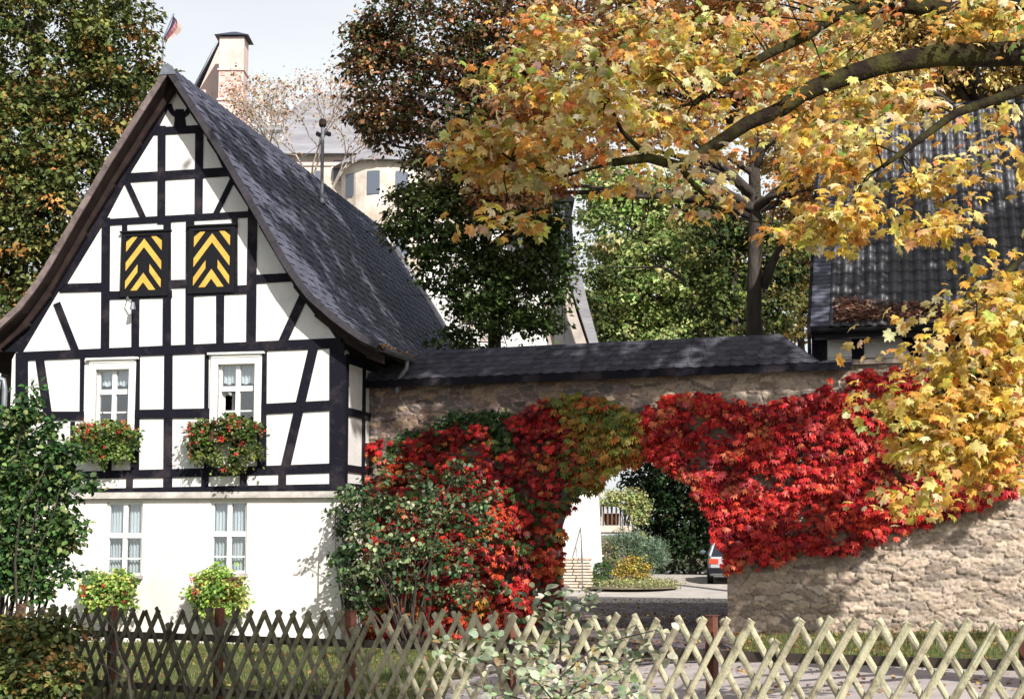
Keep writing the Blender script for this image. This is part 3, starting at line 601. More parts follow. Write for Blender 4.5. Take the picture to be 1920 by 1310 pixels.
mb = MB(); mb.prism([(EL, ZE - .002), (ER, ZE - .002), (rr - .05, RZ - .03), (rl + .05, RZ - .03)], VC - .03, VC + .03)
mb.add([(EL, yF + .01, ZE - .004), (ER, yF + .01, ZE - .004), (rr, VC, RZ - .012), (rl, VC, RZ - .012), (EL, yB - .01, ZE - .004), (ER, yB - .01, ZE - .004)], [(0, 1, 2, 3), (5, 4, 3, 2), (0, 3, 4), (1, 5, 2)])
mb.box((EL, yF + .0, ZE - .12), (UR + .0, yF + .04, ZE - .003)); mb.box((EL, yF + .04, ZE - .03), (UR, yB, ZE - .006)); mb.build('eaves_board', M['timber'], g_roof)

# ------------------------------------------------------------------ barn behind the wall
BP = at(1533, 612, 27.2); BZ = float(BP[2]); BF = Frame((BP[0], BP[1], 0), 15.)
barn = BF.root('barn'); tag(barn, 'barn behind the stone wall with large dark pantile roof and timber framed eaves wall', 'barn')
PT = R(47); COURSE, TW, NC, NR = .30, .215, 62, 23
def tilewave(x):                                       # one pantile across
    return .044 * np.where(x < .62, np.sin(x / .62 * np.pi) ** .9, -.45 * np.sin((x - .62) / .38 * np.pi))
K = 8; xs = np.concatenate([np.arange(K) / K + i for i in range(NC)] + [[NC]]); hz = tilewave(xs % 1.0); us = xs * TW + .18
V, F, Cc = [], [], []; jt = rng.random((NR, NC + 1))
for r in range(NR):
    b = len(V); s0, s1 = r * COURSE - .03, (r + 1) * COURSE + .03
    for q, (s_, lift) in enumerate(((s0, .0), (s0, .034), (s1, .006))):
        for k, (u, h) in enumerate(zip(us, hz)):
            ti = min(int(k // K), NC); rag = (.02 * (h / .036) + .012 * jt[r][ti] + .012 * jt[r][min(ti, NC - 1)]) if q < 2 else 0
            s2 = s_ - rag; hh = h + lift + .006 * jt[r][ti]
            V.append((u, s2 * math.cos(PT) - hh * math.sin(PT), BZ + s2 * math.sin(PT) + hh * math.cos(PT))); c = .75 + .5 * jt[r][ti]; Cc.append((c, c, c))
    n = len(us)
    for q in range(2):
        for k in range(n - 1): F.append((b + q * n + k, b + q * n + k + 1, b + (q + 1) * n + k + 1, b + (q + 1) * n + k))
broof = npmesh('roof', V, F, M['tile'], barn, Cc)
SL = NR * COURSE; RY, RZB = SL * math.cos(PT), BZ + SL * math.sin(PT); BL = NC * TW + .18
mb = MB()
mb.add([(.0, 0, BZ - .03), (BL, 0, BZ - .03), (BL, RY, RZB - .03), (0, RY, RZB - .03), (0, 2 * RY, BZ - .03), (BL, 2 * RY, BZ - .03)], [(0, 1, 2, 3), (3, 2, 5, 4)])
mb.box((-.06, -.05, BZ - .24), (BL, .06, BZ - .06)); mb.build('roof_deck', M['black'], broof)
mb = MB(); u = 0
while u < BL: mb.tube([(u, RY, RZB + .02), (u + .36, RY, RZB + .035)], [.10, .115], 8); u += .34
mb.build('ridge_tiles', M['tile'], broof, True)
mb = MB()                                              # slate border along the verge
for k in range(int(SL / .11)):
    s0, s1 = k * .11 - .05, k * .11 + .09; h0, h1 = .06, .045; c = .8 + .4 * rng.random()
    P = lambda u_, s_, h_: (u_, s_ * math.cos(PT) - h_ * math.sin(PT), BZ + s_ * math.sin(PT) + h_ * math.cos(PT))
    mb.add([P(-.12, s0, h0), P(.2, s0, h0), P(.2, s1, h1), P(-.12, s1, h1), P(-.12, s0, 0), P(.2, s0, 0), P(.2, s1, 0), P(-.12, s1, 0)], [(0, 1, 2, 3), (4, 5, 1, 0), (5, 6, 2, 1), (7, 4, 0, 3)], 0, (c, c, c))
mb.build('verge_slates', M['slate'], broof, cols=True)
mb = MB(); mb.prism([(-.18, BZ - .9), (-.12, BZ - .9), (-.12, BZ + .1), (-.18, BZ + .1)], -.06, .05)
for s0 in np.arange(0, SL, 1.0):
    s1 = min(s0 + 1.0, SL); P = lambda u_, s_, h_: (u_, s_ * math.cos(PT) - h_ * math.sin(PT), BZ + s_ * math.sin(PT) + h_ * math.cos(PT))
    mb.add([P(-.18, s0, .08), P(-.12, s0, .08), P(-.12, s1, .08), P(-.18, s1, .08), P(-.18, s0, -.2), P(-.12, s0, -.2), P(-.12, s1, -.2), P(-.18, s1, -.2)], [(0, 1, 2, 3), (4, 5, 1, 0), (7, 4, 0, 3), (5, 6, 2, 1), (4, 7, 6, 5)])
mb.build('barge_board', M['black'], broof)
mb = MB(); mb.box((0, .45, 0), (BL, .65, BZ + .3)); mb.prism([(0, 0), (.25, 0), (.25, 1), (0, 1)], .65, .66)
mb.v = mb.v[:8]; mb.f = mb.f[:6]; mb.m = mb.m[:6]; mb.c = mb.c[:8]
mb.add([(0.02, .65, 0), (.02, .65, BZ + .35), (.02, RY, RZB - .1), (.02, 2 * RY - .5, BZ + .3), (.02, 2 * RY - .5, 0)], [(0, 1, 2, 3, 4)])
mb.build('plaster_wall', M['plaster'], barn)
mb = MB(); bp = lambda x, y: BF.on(x, y, .44)
def bq(pts, e): mb.prism([bp(*p) for p in pts], .44 - e, .46)
bq([(1597, 690), (1621, 690), (1619, 600), (1597, 600)], .02); bq([(1522, 700), (1551, 700), (1550, 600), (1522, 600)], .021); bq([(1774, 690), (1812, 690), (1810, 600), (1773, 600)], .022)
bq([(1712, 672), (1732, 672), (1698, 612), (1678, 612)], .018); bq([(1895, 690), (1925, 690), (1925, 600), (1895, 600)], .022); bq([(1600, 692), (2200, 692), (2200, 671), (1600, 671)], .025); bq([(2050, 690), (2080, 690), (2080, 600), (2050, 600)], .022)
mb.build('timber_frame', M['timber'], barn)
mb = MB(); p0, p1 = bp(1552, 670), bp(1596, 622); n = 14
for i in range(n):
    a = p0[0] + (p1[0] - p0[0]) * i / n; mb.box((a, .425 - .012 * (i % 2), p0[1]), (a + (p1[0] - p0[0]) / n, .44, p1[1]))
mb.build('boarding', M['white'], barn)
mb = MB(); vs = []
for uu in (-.1, BL):
    for k in range(9): a = math.pi * k / 8; vs.append((uu, -.10 + .08 * math.cos(a), BZ - .06 - .08 * math.sin(a)))
mb.add(vs, [(k, k + 1, k + 10, k + 9) for k in range(8)]); mb.build('gutter', M['black'], barn)

# ------------------------------------------------------------------ lattice fence
FA, FB = np.array([-5.9, 18.9]), np.array([4.6, 10.0]); fd = FB - FA; FL = float(np.linalg.norm(fd)); fd = fd / FL; fn = np.array([fd[1], -fd[0]])   # fn looks to the camera
ang = math.atan2(fd[1], fd[0]); fence = empty('lattice_fence', (FA[0], FA[1], 0), ang); tag(fence, 'low lattice fence of crossed weathered half round laths with rusty posts', 'fence')
def fs_at(px):                                          # distance along the fence seen at this column
    k = (px - CX) / FPX; return float((FA[0] - k * FA[1]) / (k * fd[1] - fd[0]))
def ftop(s):
    p = FA + fd * s
    Yd = p[1]; py = np.interp(CX + FPX * p[0] / Yd, [0, 170, 600, 950, 1300, 1900], [1134, 1137, 1146, 1151, 1156, 1166]); r = ray(CX + FPX * p[0] / Yd, py); return float(CZ + r[2] * Yd / r[1])
ZT = lambda s: float(np.interp(s, SS, ZZ)); SS = np.linspace(-1, FL + 1, 30); ZZ = np.array([ftop(s) for s in SS])
posts = [-.2] + [fs_at(x) for x in (208, 405, 648, 943, 1316)] + [fs_at(1316) + 2.6, FL + .1]
SP, LH, LEAN = .2215, 1.12, .64
def lath(mb, s0, s1, ztop, zlen, y, shade):
    # half round stick from (s1, ztop) down to (s0, ztop - zlen); y is its back plane, the round faces the camera (-y)
    d = Vector((s1 - s0, 0, zlen)); L_ = d.length; t = d / L_; q = Vector((t.z, 0, -t.x)); rr_ = .028 + .004 * rng.random(); n = 6; vs = []; yj = y + .0015 * rng.standard_normal()
    for e in (0, .33, .66, 1):
        p = Vector((s0, yj, ztop - zlen)) + t * L_ * e
        for k in range(n + 1): a = math.pi * k / n; vs.append(p + q * rr_ * (1 + .12 * rng.standard_normal()) * math.cos(a) + Vector((0, -1, 0)) * (.022 * math.sin(a) * (1 + .1 * rng.standard_normal())))
    m_ = n + 1; mb.add(vs, [(i_ * m_ + k, i_ * m_ + k + 1, i_ * m_ + k + 1 + m_, i_ * m_ + k + m_) for i_ in range(3) for k in range(n)] + [(i_ * m_, (i_ + 1) * m_, (i_ + 2) * m_ - 1, i_ * m_ + n) for i_ in range(3)] + [tuple(range(m_))[::-1], tuple(range(3 * m_, 4 * m_))], 0, shade)
for bi in range(len(posts) - 1):
    mb = MB(); s = math.ceil(posts[bi] / SP) * SP
    while s < posts[bi + 1] - 1e-6:
        z = ZT(s); j = .017 * rng.standard_normal(); left_shade = .22 + .78 * smooth((s - 3.2) / 5.0); g = (.8 + .35 * rng.random()) * left_shade; c = (g, g * (.97 + .05 * rng.random()), g * .97)  # left laths darkened in colour to stand in for shade
        if rng.random() < .03: z -= .16
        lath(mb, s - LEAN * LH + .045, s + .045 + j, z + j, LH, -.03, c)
        g2 = (.7 + .3 * rng.random()) * left_shade; lath(mb, s + LEAN * LH - .045, s - .045 - j, z - .01 + .01 * rng.standard_normal(), LH, .0, (g2, g2, g2)); s += SP
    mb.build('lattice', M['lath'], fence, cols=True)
for zz in (.30, .85):
    mb = MB(); n = 24; ss = np.linspace(-.4, FL + .3, n); prof = [(-.0, -.035), (-.0, .035), (.055, .035), (.055, -.035)]
    mb.add([(s, y + .005, ZT(s) - zz + z) for s in ss for y, z in prof], [(i * 4 + k, i * 4 + (k + 1) % 4, (i + 1) * 4 + (k + 1) % 4, (i + 1) * 4 + k) for i in range(n - 1) for k in range(4)] + [(0, 3, 2, 1), (n * 4 - 4, n * 4 - 3, n * 4 - 2, n * 4 - 1)])
    mb.build('rail', M['rail'], fence)
for s in posts:
    mb = MB(); z = ZT(s) + .005; a = .038
    mb.box((s - a, .062, z - 1.35), (s + a, .062 + 2 * a, z)); mb.box((s - a - .006, .056, z), (s + a + .006, .062 + 2 * a + .006, z + .008)); mb.build('post', M['rust'], fence)

# ------------------------------------------------------------------ creepers on the wall
def wpts(poly, n, v=0):
    q = np.array([WF.on(*p) for p in poly]); lo, hi = q.min(0), q.max(0); out = np.zeros((0, 2))
    while len(out) < n:
        c = rng.random((n * 2, 2)) * (hi - lo) + lo; out = np.r_[out, c[inpoly(c[:, 0], c[:, 1], [tuple(a) for a in q])]]
    return out[:n]
def inpx(poly): q = [WF.on(*p) for p in poly]; return lambda u, z: inpoly(u, z, q)
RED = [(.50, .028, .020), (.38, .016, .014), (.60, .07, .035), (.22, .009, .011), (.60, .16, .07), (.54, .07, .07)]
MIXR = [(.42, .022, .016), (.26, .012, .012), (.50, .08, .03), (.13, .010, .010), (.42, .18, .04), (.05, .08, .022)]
ORG = [(.22, .20, .035), (.30, .17, .03), (.14, .17, .04), (.40, .14, .03), (.34, .05, .02)]
IVY = [(.030, .065, .022), (.05, .09, .03), (.02, .045, .018)]
def creeper(name, label, cat, poly, n, pal, depth, size, wts=None, m='redleaf', tmpl=T_CREEP, gaps=.25, group=None, stems=8, droop=1.2, clump=.42, pull=None):
    q = np.array([WF.on(*p) for p in poly]); cu, cz = q[:, 0].mean(), q[:, 1].min()
    r = WF.root(name); tag(r, label, cat, group)
    p = wpts(poly, int(n / (1 - gaps))); u, z = p[:, 0], p[:, 1]
    nz = .9 * np.sin(u * 3.1 + 3 * np.sin(z * 1.7)) * np.sin(z * 6.3 + np.sin(u * 5)) + np.sin(u * 7.3 + 2 * np.sin(z * 4.1)) * np.sin(z * 9.1 + 2 * np.sin(u * 3.3)) + .6 * np.sin(u * 17 + z * 5) * np.sin(z * 19 - u * 3) + .5 * rng.standard_normal(len(u))
    keep = nz > np.quantile(nz, gaps); u, z, nz = u[keep], z[keep], nz[keep]; n = len(u)
    row = np.sin(z * 21 + 3 * np.sin(u * 1.7) + 1.2 * np.sin(u * 6)); v = -depth * (.25 + .45 * rng.random(n) + .3 * (row * .5 + .5)) + .02
    u = u + .03 * rng.standard_normal(n); z = z + .04 * rng.standard_normal(n)
    P = np.c_[u, v, z]; N = np.array([0, -1., .75]) + .42 * rng.standard_normal((n, 3)); T = np.array([0, -.35, -droop]) + .40 * rng.standard_normal((n, 3))
    k = (np.floor(u / clump) * 31 + np.floor(z / clump * 1.6 + .5 * np.sin(u * 4)) * 17).astype(int); pc = pick(pal, 997, .1, wts)
    c = np.where(rng.random((n, 1)) < .55, pc[k % 997], pick(pal, n, .16, wts)) * (1 + .14 * rng.standard_normal((n, 1)))
    leaves('leaf_cover', P, N, T, size * (.65 + .6 * rng.random(n)), tmpl, np.clip(c, .004, .9), M[m], r)
    mb = MB()
    for i in range(stems):
        a = rng.integers(0, n); b = rng.integers(0, n); ctr = [(u[a], -.02, z[a] - .1)]; steps = 8
        for t in np.linspace(0, 1, steps)[1:]: ctr.append((u[a] + (u[b] - u[a]) * t * .5 + .06 * rng.standard_normal(), -.03, z[a] + (z[b] - z[a]) * t + .03 * rng.standard_normal()))
        ctr = [p_ for p_ in ctr if not inhole(np.array([p_[0]]), np.array([p_[2]]))[0]]
        if len(ctr) > 2: mb = MB(); mb.tube(ctr, np.linspace(.016, .006, len(ctr)), 5); mb.build('stem', M['bark'], r)
    return r
P_RIGHT = [(1196, 800), (1215, 765), (1262, 743), (1330, 738), (1400, 762), (1470, 752), (1530, 742), (1562, 715), (1640, 695), (1705, 690), (1790, 725), (1845, 790), (1925, 850), (1905, 922), (1850, 945), (1790, 962), (1720, 985), (1650, 1012), (1600, 1032), (1530, 1030), (1480, 1046), (1430, 1066), (1368, 1066), (1356, 1030), (1338, 985), (1322, 945), (1296, 912), (1262, 880), (1215, 850)]
creeper('virginia_creeper', 'bright red creeper covering the stone wall to the right of the arch', 'creeper', P_RIGHT, 9800, RED, .34, .112, wts=[5, 3, 3, 3, 1.4, .6], gaps=.38, stems=16)
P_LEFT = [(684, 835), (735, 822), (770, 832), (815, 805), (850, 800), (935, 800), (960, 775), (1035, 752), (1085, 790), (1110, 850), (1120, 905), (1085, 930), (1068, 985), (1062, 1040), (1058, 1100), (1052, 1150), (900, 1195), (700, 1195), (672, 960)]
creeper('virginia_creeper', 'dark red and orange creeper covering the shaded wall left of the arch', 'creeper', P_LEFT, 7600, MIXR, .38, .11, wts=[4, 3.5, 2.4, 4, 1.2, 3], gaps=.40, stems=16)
creeper('virginia_creeper', 'yellow green creeper hanging over the top of the arch', 'creeper', [(1040, 752), (1090, 742), (1165, 760), (1215, 790), (1212, 850), (1190, 868), (1150, 885), (1125, 920), (1080, 915), (1058, 860), (1085, 800)], 1500, ORG, .40, .13, wts=[5, 4, 4, 2, 1], gaps=.1, stems=4)
creeper('ivy', 'dark green ivy patch climbing just below the gateway roof', 'ivy', [(745, 812), (800, 806), (850, 772), (930, 768), (985, 772), (960, 810), (975, 860), (940, 850), (880, 825), (830, 835), (760, 845)], 1400, IVY, .22, .085, tmpl=T_OVAL, m='leafdark', gaps=.1, stems=1)
# the climbing shrub before the wall
def shrub(name, label, cat, Y, blobs, ntuft, nleaf, tr, size, pal, base_px, wts=None, tmpl=T_OVAL, m='leaf', stems=10, sr=.02, **kw):
    b = at(base_px[0], base_px[1], Y); b = np.array([b[0], b[1], float(gh(b[0], b[1]))]); r = empty(name, b); tag(r, label, cat, kw.pop('group', None))
    tf = tufts_in(blobs, ntuft, kw.pop('inner', .3)); mb = MB()
    for i in rng.choice(len(tf[0]), stems, replace=False):
        mb.tube([p - b for p in bend(b + np.r_[rng.standard_normal(2) * .12, -.03], tf[0][i], 6, .1)], np.linspace(sr, .005, 6), 5)
    mb.build('stems', M['bark'], r); crown('foliage', None, 0, nleaf, tr, size, pal, M[m], r, b, tmpl, wts, tufts=tf, **kw); return r
GG = [(.11, .17, .08), (.22, .28, .14), (.04, .08, .035), (.38, .42, .24), (.07, .13, .05)]
shrub('climbing_shrub', 'tall grey green leafy shrub growing against the creeper at the house corner', 'shrub', 26.0,
      [blob(705, 975, 26.2, 62, 85, .35), blob(790, 935, 26.0, 75, 62, .4), blob(850, 1000, 25.8, 75, 80, .4), blob(760, 1060, 26.0, 90, 70, .4), blob(690, 1110, 26.3, 60, 60, .35), blob(865, 1100, 25.6, 60, 50, .35), blob(880, 925, 25.8, 40, 50, .3), blob(795, 885, 25.9, 16, 40, .25), blob(860, 880, 25.9, 14, 40, .25), blob(915, 960, 25.8, 20, 60, .25), blob(730, 1000, 26, 130, 150, .5)],
      250, 20, .13, .082, GG, (770, 1200), stems=24, up=.6, wts=[3, 3, 4, 1.2, 3])
shrub('climbing_shrub', 'narrow dark green climber on the white corner beside the creeper', 'shrub', 26.5,
      [blob(668, 935, 26.6, 36, 40, .25), blob(652, 1000, 26.7, 22, 70, .2), blob(672, 1080, 26.6, 30, 80, .25)], 70, 26, .13, .08, GG, (665, 1200), stems=9, wts=[3, 1, 4, 0, 3])

# ------------------------------------------------------------------ near and left shrubs
GREEN = [(.055, .125, .035), (.10, .19, .055), (.025, .065, .024), (.19, .28, .09), (.30, .36, .13)]
shrub('broad_shrub', 'tall green shrub standing before the left end of the white house wall', 'shrub', 21.5,
      [blob(25, 860, 21.5, 75, 80, .6), blob(60, 940, 21.3, 95, 90, .6), blob(95, 880, 21.2, 62, 60, .45), blob(-10, 1010, 21.4, 100, 110, .6), blob(60, 1060, 21.3, 70, 70, .5), blob(120, 1000, 21.2, 28, 40, .2), blob(-60, 900, 21.6, 90, 130, .6), blob(125, 845, 21.1, 32, 16, .3), blob(150, 905, 21.1, 22, 12, .2), blob(140, 985, 21.1, 26, 14, .2), blob(40, 780, 21.3, 40, 22, .3), blob(95, 800, 21.2, 20, 26, .2), blob(128, 1075, 21.1, 30, 18, .2), blob(60, 745, 21.3, 9, 40, .15)],
      560, 34, .13, .08, GREEN, (20, 1290), wts=[4, 3, 4, 2, 1], stems=26, tmpl=T_OVAL)
shrub('hedge_bush', 'yellow green bush growing through the left end of the lattice fence', 'bush', 17.2,
      [blob(10, 1190, 17.2, 60, 50, .35), blob(70, 1220, 16.9, 70, 70, .35), blob(20, 1290, 16.6, 90, 60, .4), blob(110, 1280, 16.4, 45, 70, .3), blob(110, 1180, 17.0, 40, 35, .3), blob(-50, 1240, 17.4, 70, 90, .4)],
      260, 34, .13, .07, [(.15, .18, .05), (.30, .28, .08), (.06, .085, .03), (.34, .20, .07), (.10, .14, .045)], (50, 1420), wts=[4, 2.4, 3.4, 1, 3], stems=22, inner=.0)
b = at(250, 1400, 15.5); sap = empty('bare_sapling', (b[0], b[1], float(gh(b[0], b[1])))); tag(sap, 'bare twiggy sapling in front of the left part of the lattice fence', 'sapling')
sb = np.array(sap.location); mb = MB(); PX = lambda *p: [at(x, y, Y) - sb for x, y, Y in p]
mb.tube([np.zeros(3)] + PX((246, 1310, 15.6), (240, 1260, 15.7), (222, 1225, 15.8), (215, 1180, 15.9), (190, 1150, 16)), np.linspace(.022, .005, 6), 6)
mb.tube(PX((241, 1262, 15.7), (262, 1225, 15.6), (288, 1170, 15.5)), [.013, .009, .004], 5); mb.tube(PX((222, 1228, 15.8), (190, 1215, 15.7), (205, 1268, 15.6)), [.009, .006, .003], 5)
mb.tube(PX((240, 1275, 15.7), (205, 1250, 15.6), (180, 1240, 15.5)), [.009, .006, .003], 5); mb.tube(PX((217, 1190, 15.9), (236, 1160, 15.9), (240, 1140, 16)), [.007, .005, .003], 5); mb.build('stem', M['bark'], sap)
# leafy sapling in the middle, before the fence
SAPL = [(.34, .40, .26), (.46, .50, .36), (.16, .22, .12), (.55, .54, .40), (.34, .26, .12)]
b = at(1052, 1420, 11.6); sap = empty('leafy_sapling', (b[0], b[1], float(gh(b[0], b[1])))); tag(sap, 'young sapling with pale green leaves in front of the middle of the lattice fence', 'sapling')
sb = np.array(sap.location); mb = MB(); tips = []
br = [[(1052, 1330, 11.6), (1050, 1220, 11.8), (1056, 1140, 12), (1052, 1100, 12)], [(1050, 1250, 11.7), (1000, 1215, 11.6), (930, 1200, 11.5), (890, 1190, 11.6)], [(1052, 1300, 11.6), (960, 1250, 11.4), (870, 1235, 11.4), (825, 1210, 11.4)],
      [(1050, 1270, 11.6), (1110, 1215, 11.6), (1170, 1195, 11.7), (1232, 1180, 11.7)], [(1052, 1310, 11.6), (1130, 1275, 11.4), (1190, 1235, 11.5), (1240, 1225, 11.6)], [(1054, 1180, 11.9), (1015, 1140, 11.8), (985, 1118, 11.8)], [(1056, 1160, 11.9), (1095, 1125, 11.9), (1110, 1115, 11.9)],
      [(1052, 1330, 11.6), (940, 1300, 11.2), (880, 1280, 11.2)], [(1052, 1330, 11.6), (1150, 1310, 11.2), (1210, 1290, 11.3)], [(1052, 1330, 11.6), (1010, 1280, 11.1), (985, 1262, 11.1)], [(1052, 1320, 11.6), (1080, 1280, 11.1), (1120, 1262, 11.2)]]
for k, bb in enumerate(br):
    pts = ([np.zeros(3)] if k == 0 else []) + PX(*bb); mb.tube(pts, np.linspace(.014 if k == 0 else .008, .003, len(pts)), 5)
    pts = [np.array(p) for p in pts[(1 if k == 0 else 0):]]
    for a, c in zip(pts, pts[1:]):
        for t in np.linspace(.1, 1, 5): tips.append(a + (c - a) * t)
mb.build('stems', M['bark'], sap); tips = np.array(tips); n = len(tips) * 4; P = np.repeat(tips, 4, 0) + .045 * rng.standard_normal((n, 3))
leaves('foliage', P, np.array([0, -.5, .9]) + .5 * rng.standard_normal((n, 3)), np.c_[rng.standard_normal((n, 2)), -.35 + .3 * rng.standard_normal(n)], .072 * (.6 + .7 * rng.random(n)), T_OVAL, pick(SAPL, n, .15, [4, 3, 4, 1, .6]), M['leaf'], sap)

# ------------------------------------------------------------------ trees behind
OLIVE = [(.10, .125, .035), (.045, .07, .02), (.19, .20, .06), (.24, .13, .04), (.34, .18, .05), (.28, .26, .09)]
M['mapleleaf'] = leafmat('maple_leaf', .58, .5, .3)
tree('broadleaf_tree', 'tall dark green tree turning orange, behind the left roof edge of the house', 'tree', (-11.6, 35, .1), (-11.0, 35, 16),
     [blob(70, 60, 35, 190, 170), blob(215, 60, 34, 85, 90), blob(190, 210, 34, 110, 120), blob(30, 260, 34, 150, 150), blob(120, 370, 33.5, 130, 120), blob(20, 470, 33.5, 120, 130), blob(290, 170, 36, 50, 50), blob(-90, 300, 35, 120, 320), blob(20, 610, 33, 90, 70), blob(60, -100, 35, 220, 100)],
     1500, 40, .27, .135, OLIVE, wts=[5, 5, 3, 1.3, .6, 1.2], tuft_corr=.8, r=.32, nlimb=34, flat=.6)
COPPER = [(.15, .075, .04), (.07, .045, .025), (.10, .12, .04), (.34, .16, .06), (.06, .085, .03), (.48, .28, .14)]
def copcol(P, c):                                     # lower boughs still green
    g = smooth((P[:, 2] - 7.6) / 3.0 + .25 * np.sin(P[:, 0] * 2.1 + P[:, 2]))[:, None]; return c * g + (np.array([.07, .115, .03]) * (.4 + 1.5 * rng.random((len(P), 1)))) * (1 - g)
_b = at(942, 700, 33.5)
tree('copper_maple', 'dark copper and green tree standing between the slate roof and the castle', 'tree', (_b[0], 33.5, .25), at(900, 60, 33.5),
     [blob(800, 60, 33.5, 150, 90), blob(720, 150, 33.5, 85, 110), blob(860, 190, 33.5, 130, 100), blob(960, 60, 33.5, 110, 120), blob(930, 330, 33.5, 110, 110), blob(830, 400, 33, 110, 75), blob(960, 460, 33, 95, 95), blob(890, 520, 33, 80, 70), blob(1010, 550, 33.3, 55, 60), blob(730, 230, 33.5, 60, 50), blob(770, 370, 33, 75, 30), blob(1000, 250, 33.5, 80, 100), blob(860, 640, 33.2, 70, 18), blob(1000, 610, 33.2, 60, 22), blob(830, 290, 33, 75, 55), blob(940, 200, 33.5, 100, 90), blob(690, 90, 33.5, 45, 60), blob(1010, 420, 33, 50, 60), blob(800, 430, 32.8, 85, 55), blob(850, 500, 32.8, 80, 60), blob(920, 590, 33, 95, 40), blob(1030, 500, 33, 45, 80), blob(860, 350, 33, 80, 50)],
     1230, 40, .25, .118, COPPER, wts=[4, 4, 3, 2, 3, 1.4], r=.20, nlimb=40, colfn=copcol, flat=.6, m='leaf', tuft_corr=.5)
LIME = [(.30, .38, .12), (.42, .48, .20), (.16, .24, .07), (.50, .48, .22), (.20, .28, .08)]
tree('lime_tree', 'pale sunlit green tree beyond the gateway, left of the tall bare trunk', 'tree', (at(1420, 700, 54)[0], 54, .42), at(1290, 330, 54),
     [blob(1180, 420, 54, 90, 110), blob(1270, 400, 54, 90, 90), blob(1230, 520, 53, 120, 100), blob(1320, 560, 53.5, 70, 90), blob(1160, 590, 53, 80, 90), blob(1150, 350, 54, 60, 50), blob(1240, 640, 53, 140, 60)],
     760, 46, .42, .19, LIME, wts=[4, 3, 3, 2, 3], r=.3, nlimb=24, flat=.5)
tree('green_tree', 'dark green tree directly behind the tall grey trunk', 'tree', (at(1400, 700, 46)[0], 46, .42), at(1370, 380, 46),
     [blob(1330, 440, 46, 75, 75), blob(1350, 560, 46, 70, 90), blob(1440, 560, 47, 80, 80), blob(1120, 580, 50, 55, 110), blob(1400, 420, 46, 70, 60), blob(1475, 470, 47, 50, 60)],
     330, 40, .34, .16, [(.05, .075, .02), (.09, .12, .03), (.03, .05, .015), (.14, .15, .04)], r=.22, nlimb=18)
tree('golden_tree', 'golden yellow tree far behind between trunk and barn', 'tree', (at(1500, 700, 66)[0], 66, .42), at(1500, 500, 66),
     [blob(1470, 580, 66, 90, 80), blob(1430, 470, 67, 100, 70), blob(1560, 500, 66, 90, 160), blob(1330, 610, 64, 80, 40)], 420, 36, .45, .2, [(.50, .34, .09), (.36, .28, .08), (.24, .22, .06), (.56, .42, .15)], r=.3, nlimb=16)
tree('golden_tree', 'wide pale golden tree rising behind the barn ridge', 'tree', (17, 52, .42), (17, 52, 15),
     [blob(1560, 130, 50, 150, 110), blob(1700, 100, 52, 160, 110), blob(1860, 110, 52, 140, 110), blob(1640, 240, 50, 150, 80), blob(1980, 200, 52, 100, 140), blob(1480, 250, 48, 90, 90), blob(1750, 0, 52, 250, 90)], 1100, 40, .42, .20,
     [(.52, .36, .13), (.60, .46, .20), (.38, .25, .07), (.44, .34, .12), (.30, .17, .05)], r=.4, nlimb=36)
_tb = at(1418, 640, 32)
t_ = tree('tall_maple', 'tall grey trunked maple with orange autumn leaves behind the gateway roof', 'tree', (_tb[0], 32, .35), at(1405, 60, 32),
     [blob(1380, 60, 32, 170, 90), blob(1200, 80, 31.5, 160, 100), blob(1060, 110, 31, 120, 90), blob(1000, 210, 31, 110, 70), blob(1120, 240, 31, 130, 75), blob(1300, 180, 31.5, 150, 80), blob(1500, 170, 32, 120, 90), blob(1560, 330, 31, 70, 90), blob(960, 350, 31, 90, 40), blob(1490, 380, 32, 50, 70), blob(1040, 330, 31, 60, 35), blob(1250, 0, 32, 300, 60), blob(1340, 300, 32, 60, 40)],
     1000, 36, .24, .12, [(.66, .34, .12), (.72, .46, .22), (.50, .22, .07), (.74, .56, .34), (.34, .15, .05), (.62, .48, .16)], wts=[4, 3, 2.5, 3, 1.2, 2], r=.24, nlimb=26, low=.68, m='mapleleaf', flat=.45)
mb = MB(); o0 = np.array(t_.location)
for bb in ([(1412, 410, 32), (1370, 385, 31.8), (1330, 365, 31.6), (1280, 330, 31.5)], [(1430, 540, 32), (1450, 490, 32), (1470, 450, 32.2), (1490, 380, 32.3)], [(1410, 330, 32), (1430, 280, 31.8), (1500, 210, 31.6), (1560, 150, 31.5)]):
    mb.tube([at(*p) - o0 for p in bb], [.11, .085, .06, .03], 8)
mb.build('limb', M['bark'], t_, True)
# bare tree before the castle
_bb = at(560, 480, 50); r_ = empty('bare_tree', (_bb[0], 50, .42)); tag(r_, 'nearly bare pale tree with a few pink leaves above the slate roof ridge', 'tree'); o0 = np.array(r_.location); mb = MB()
tips = []
def grow(p, d, L, rad, lv):
    q = p + d * L; mb.tube([p - o0, p + d * L * .5 + rng.standard_normal(3) * L * .04 - o0, q - o0], [rad, rad * .8, rad * .62], 5, cap=False); tips.append(q)
    if lv == 0: return
    for _ in range(3 if lv > 1 else 2): d2 = d + .50 * rng.standard_normal(3); d2[2] = abs(d2[2]) * .8 + .25; grow(q, d2 / np.linalg.norm(d2), L * (.62 + .2 * rng.random()), rad * .6, lv - 1)
_f = o0 + np.array([0, 0, 7.]); mb.tube([np.zeros(3), _f - o0], [.16, .11], 7)
for _e in (at(560, 420, 50), at(545, 430, 50), at(600, 420, 49.5)): mb.tube([_f - o0, _e - o0], [.10, .075], 6)
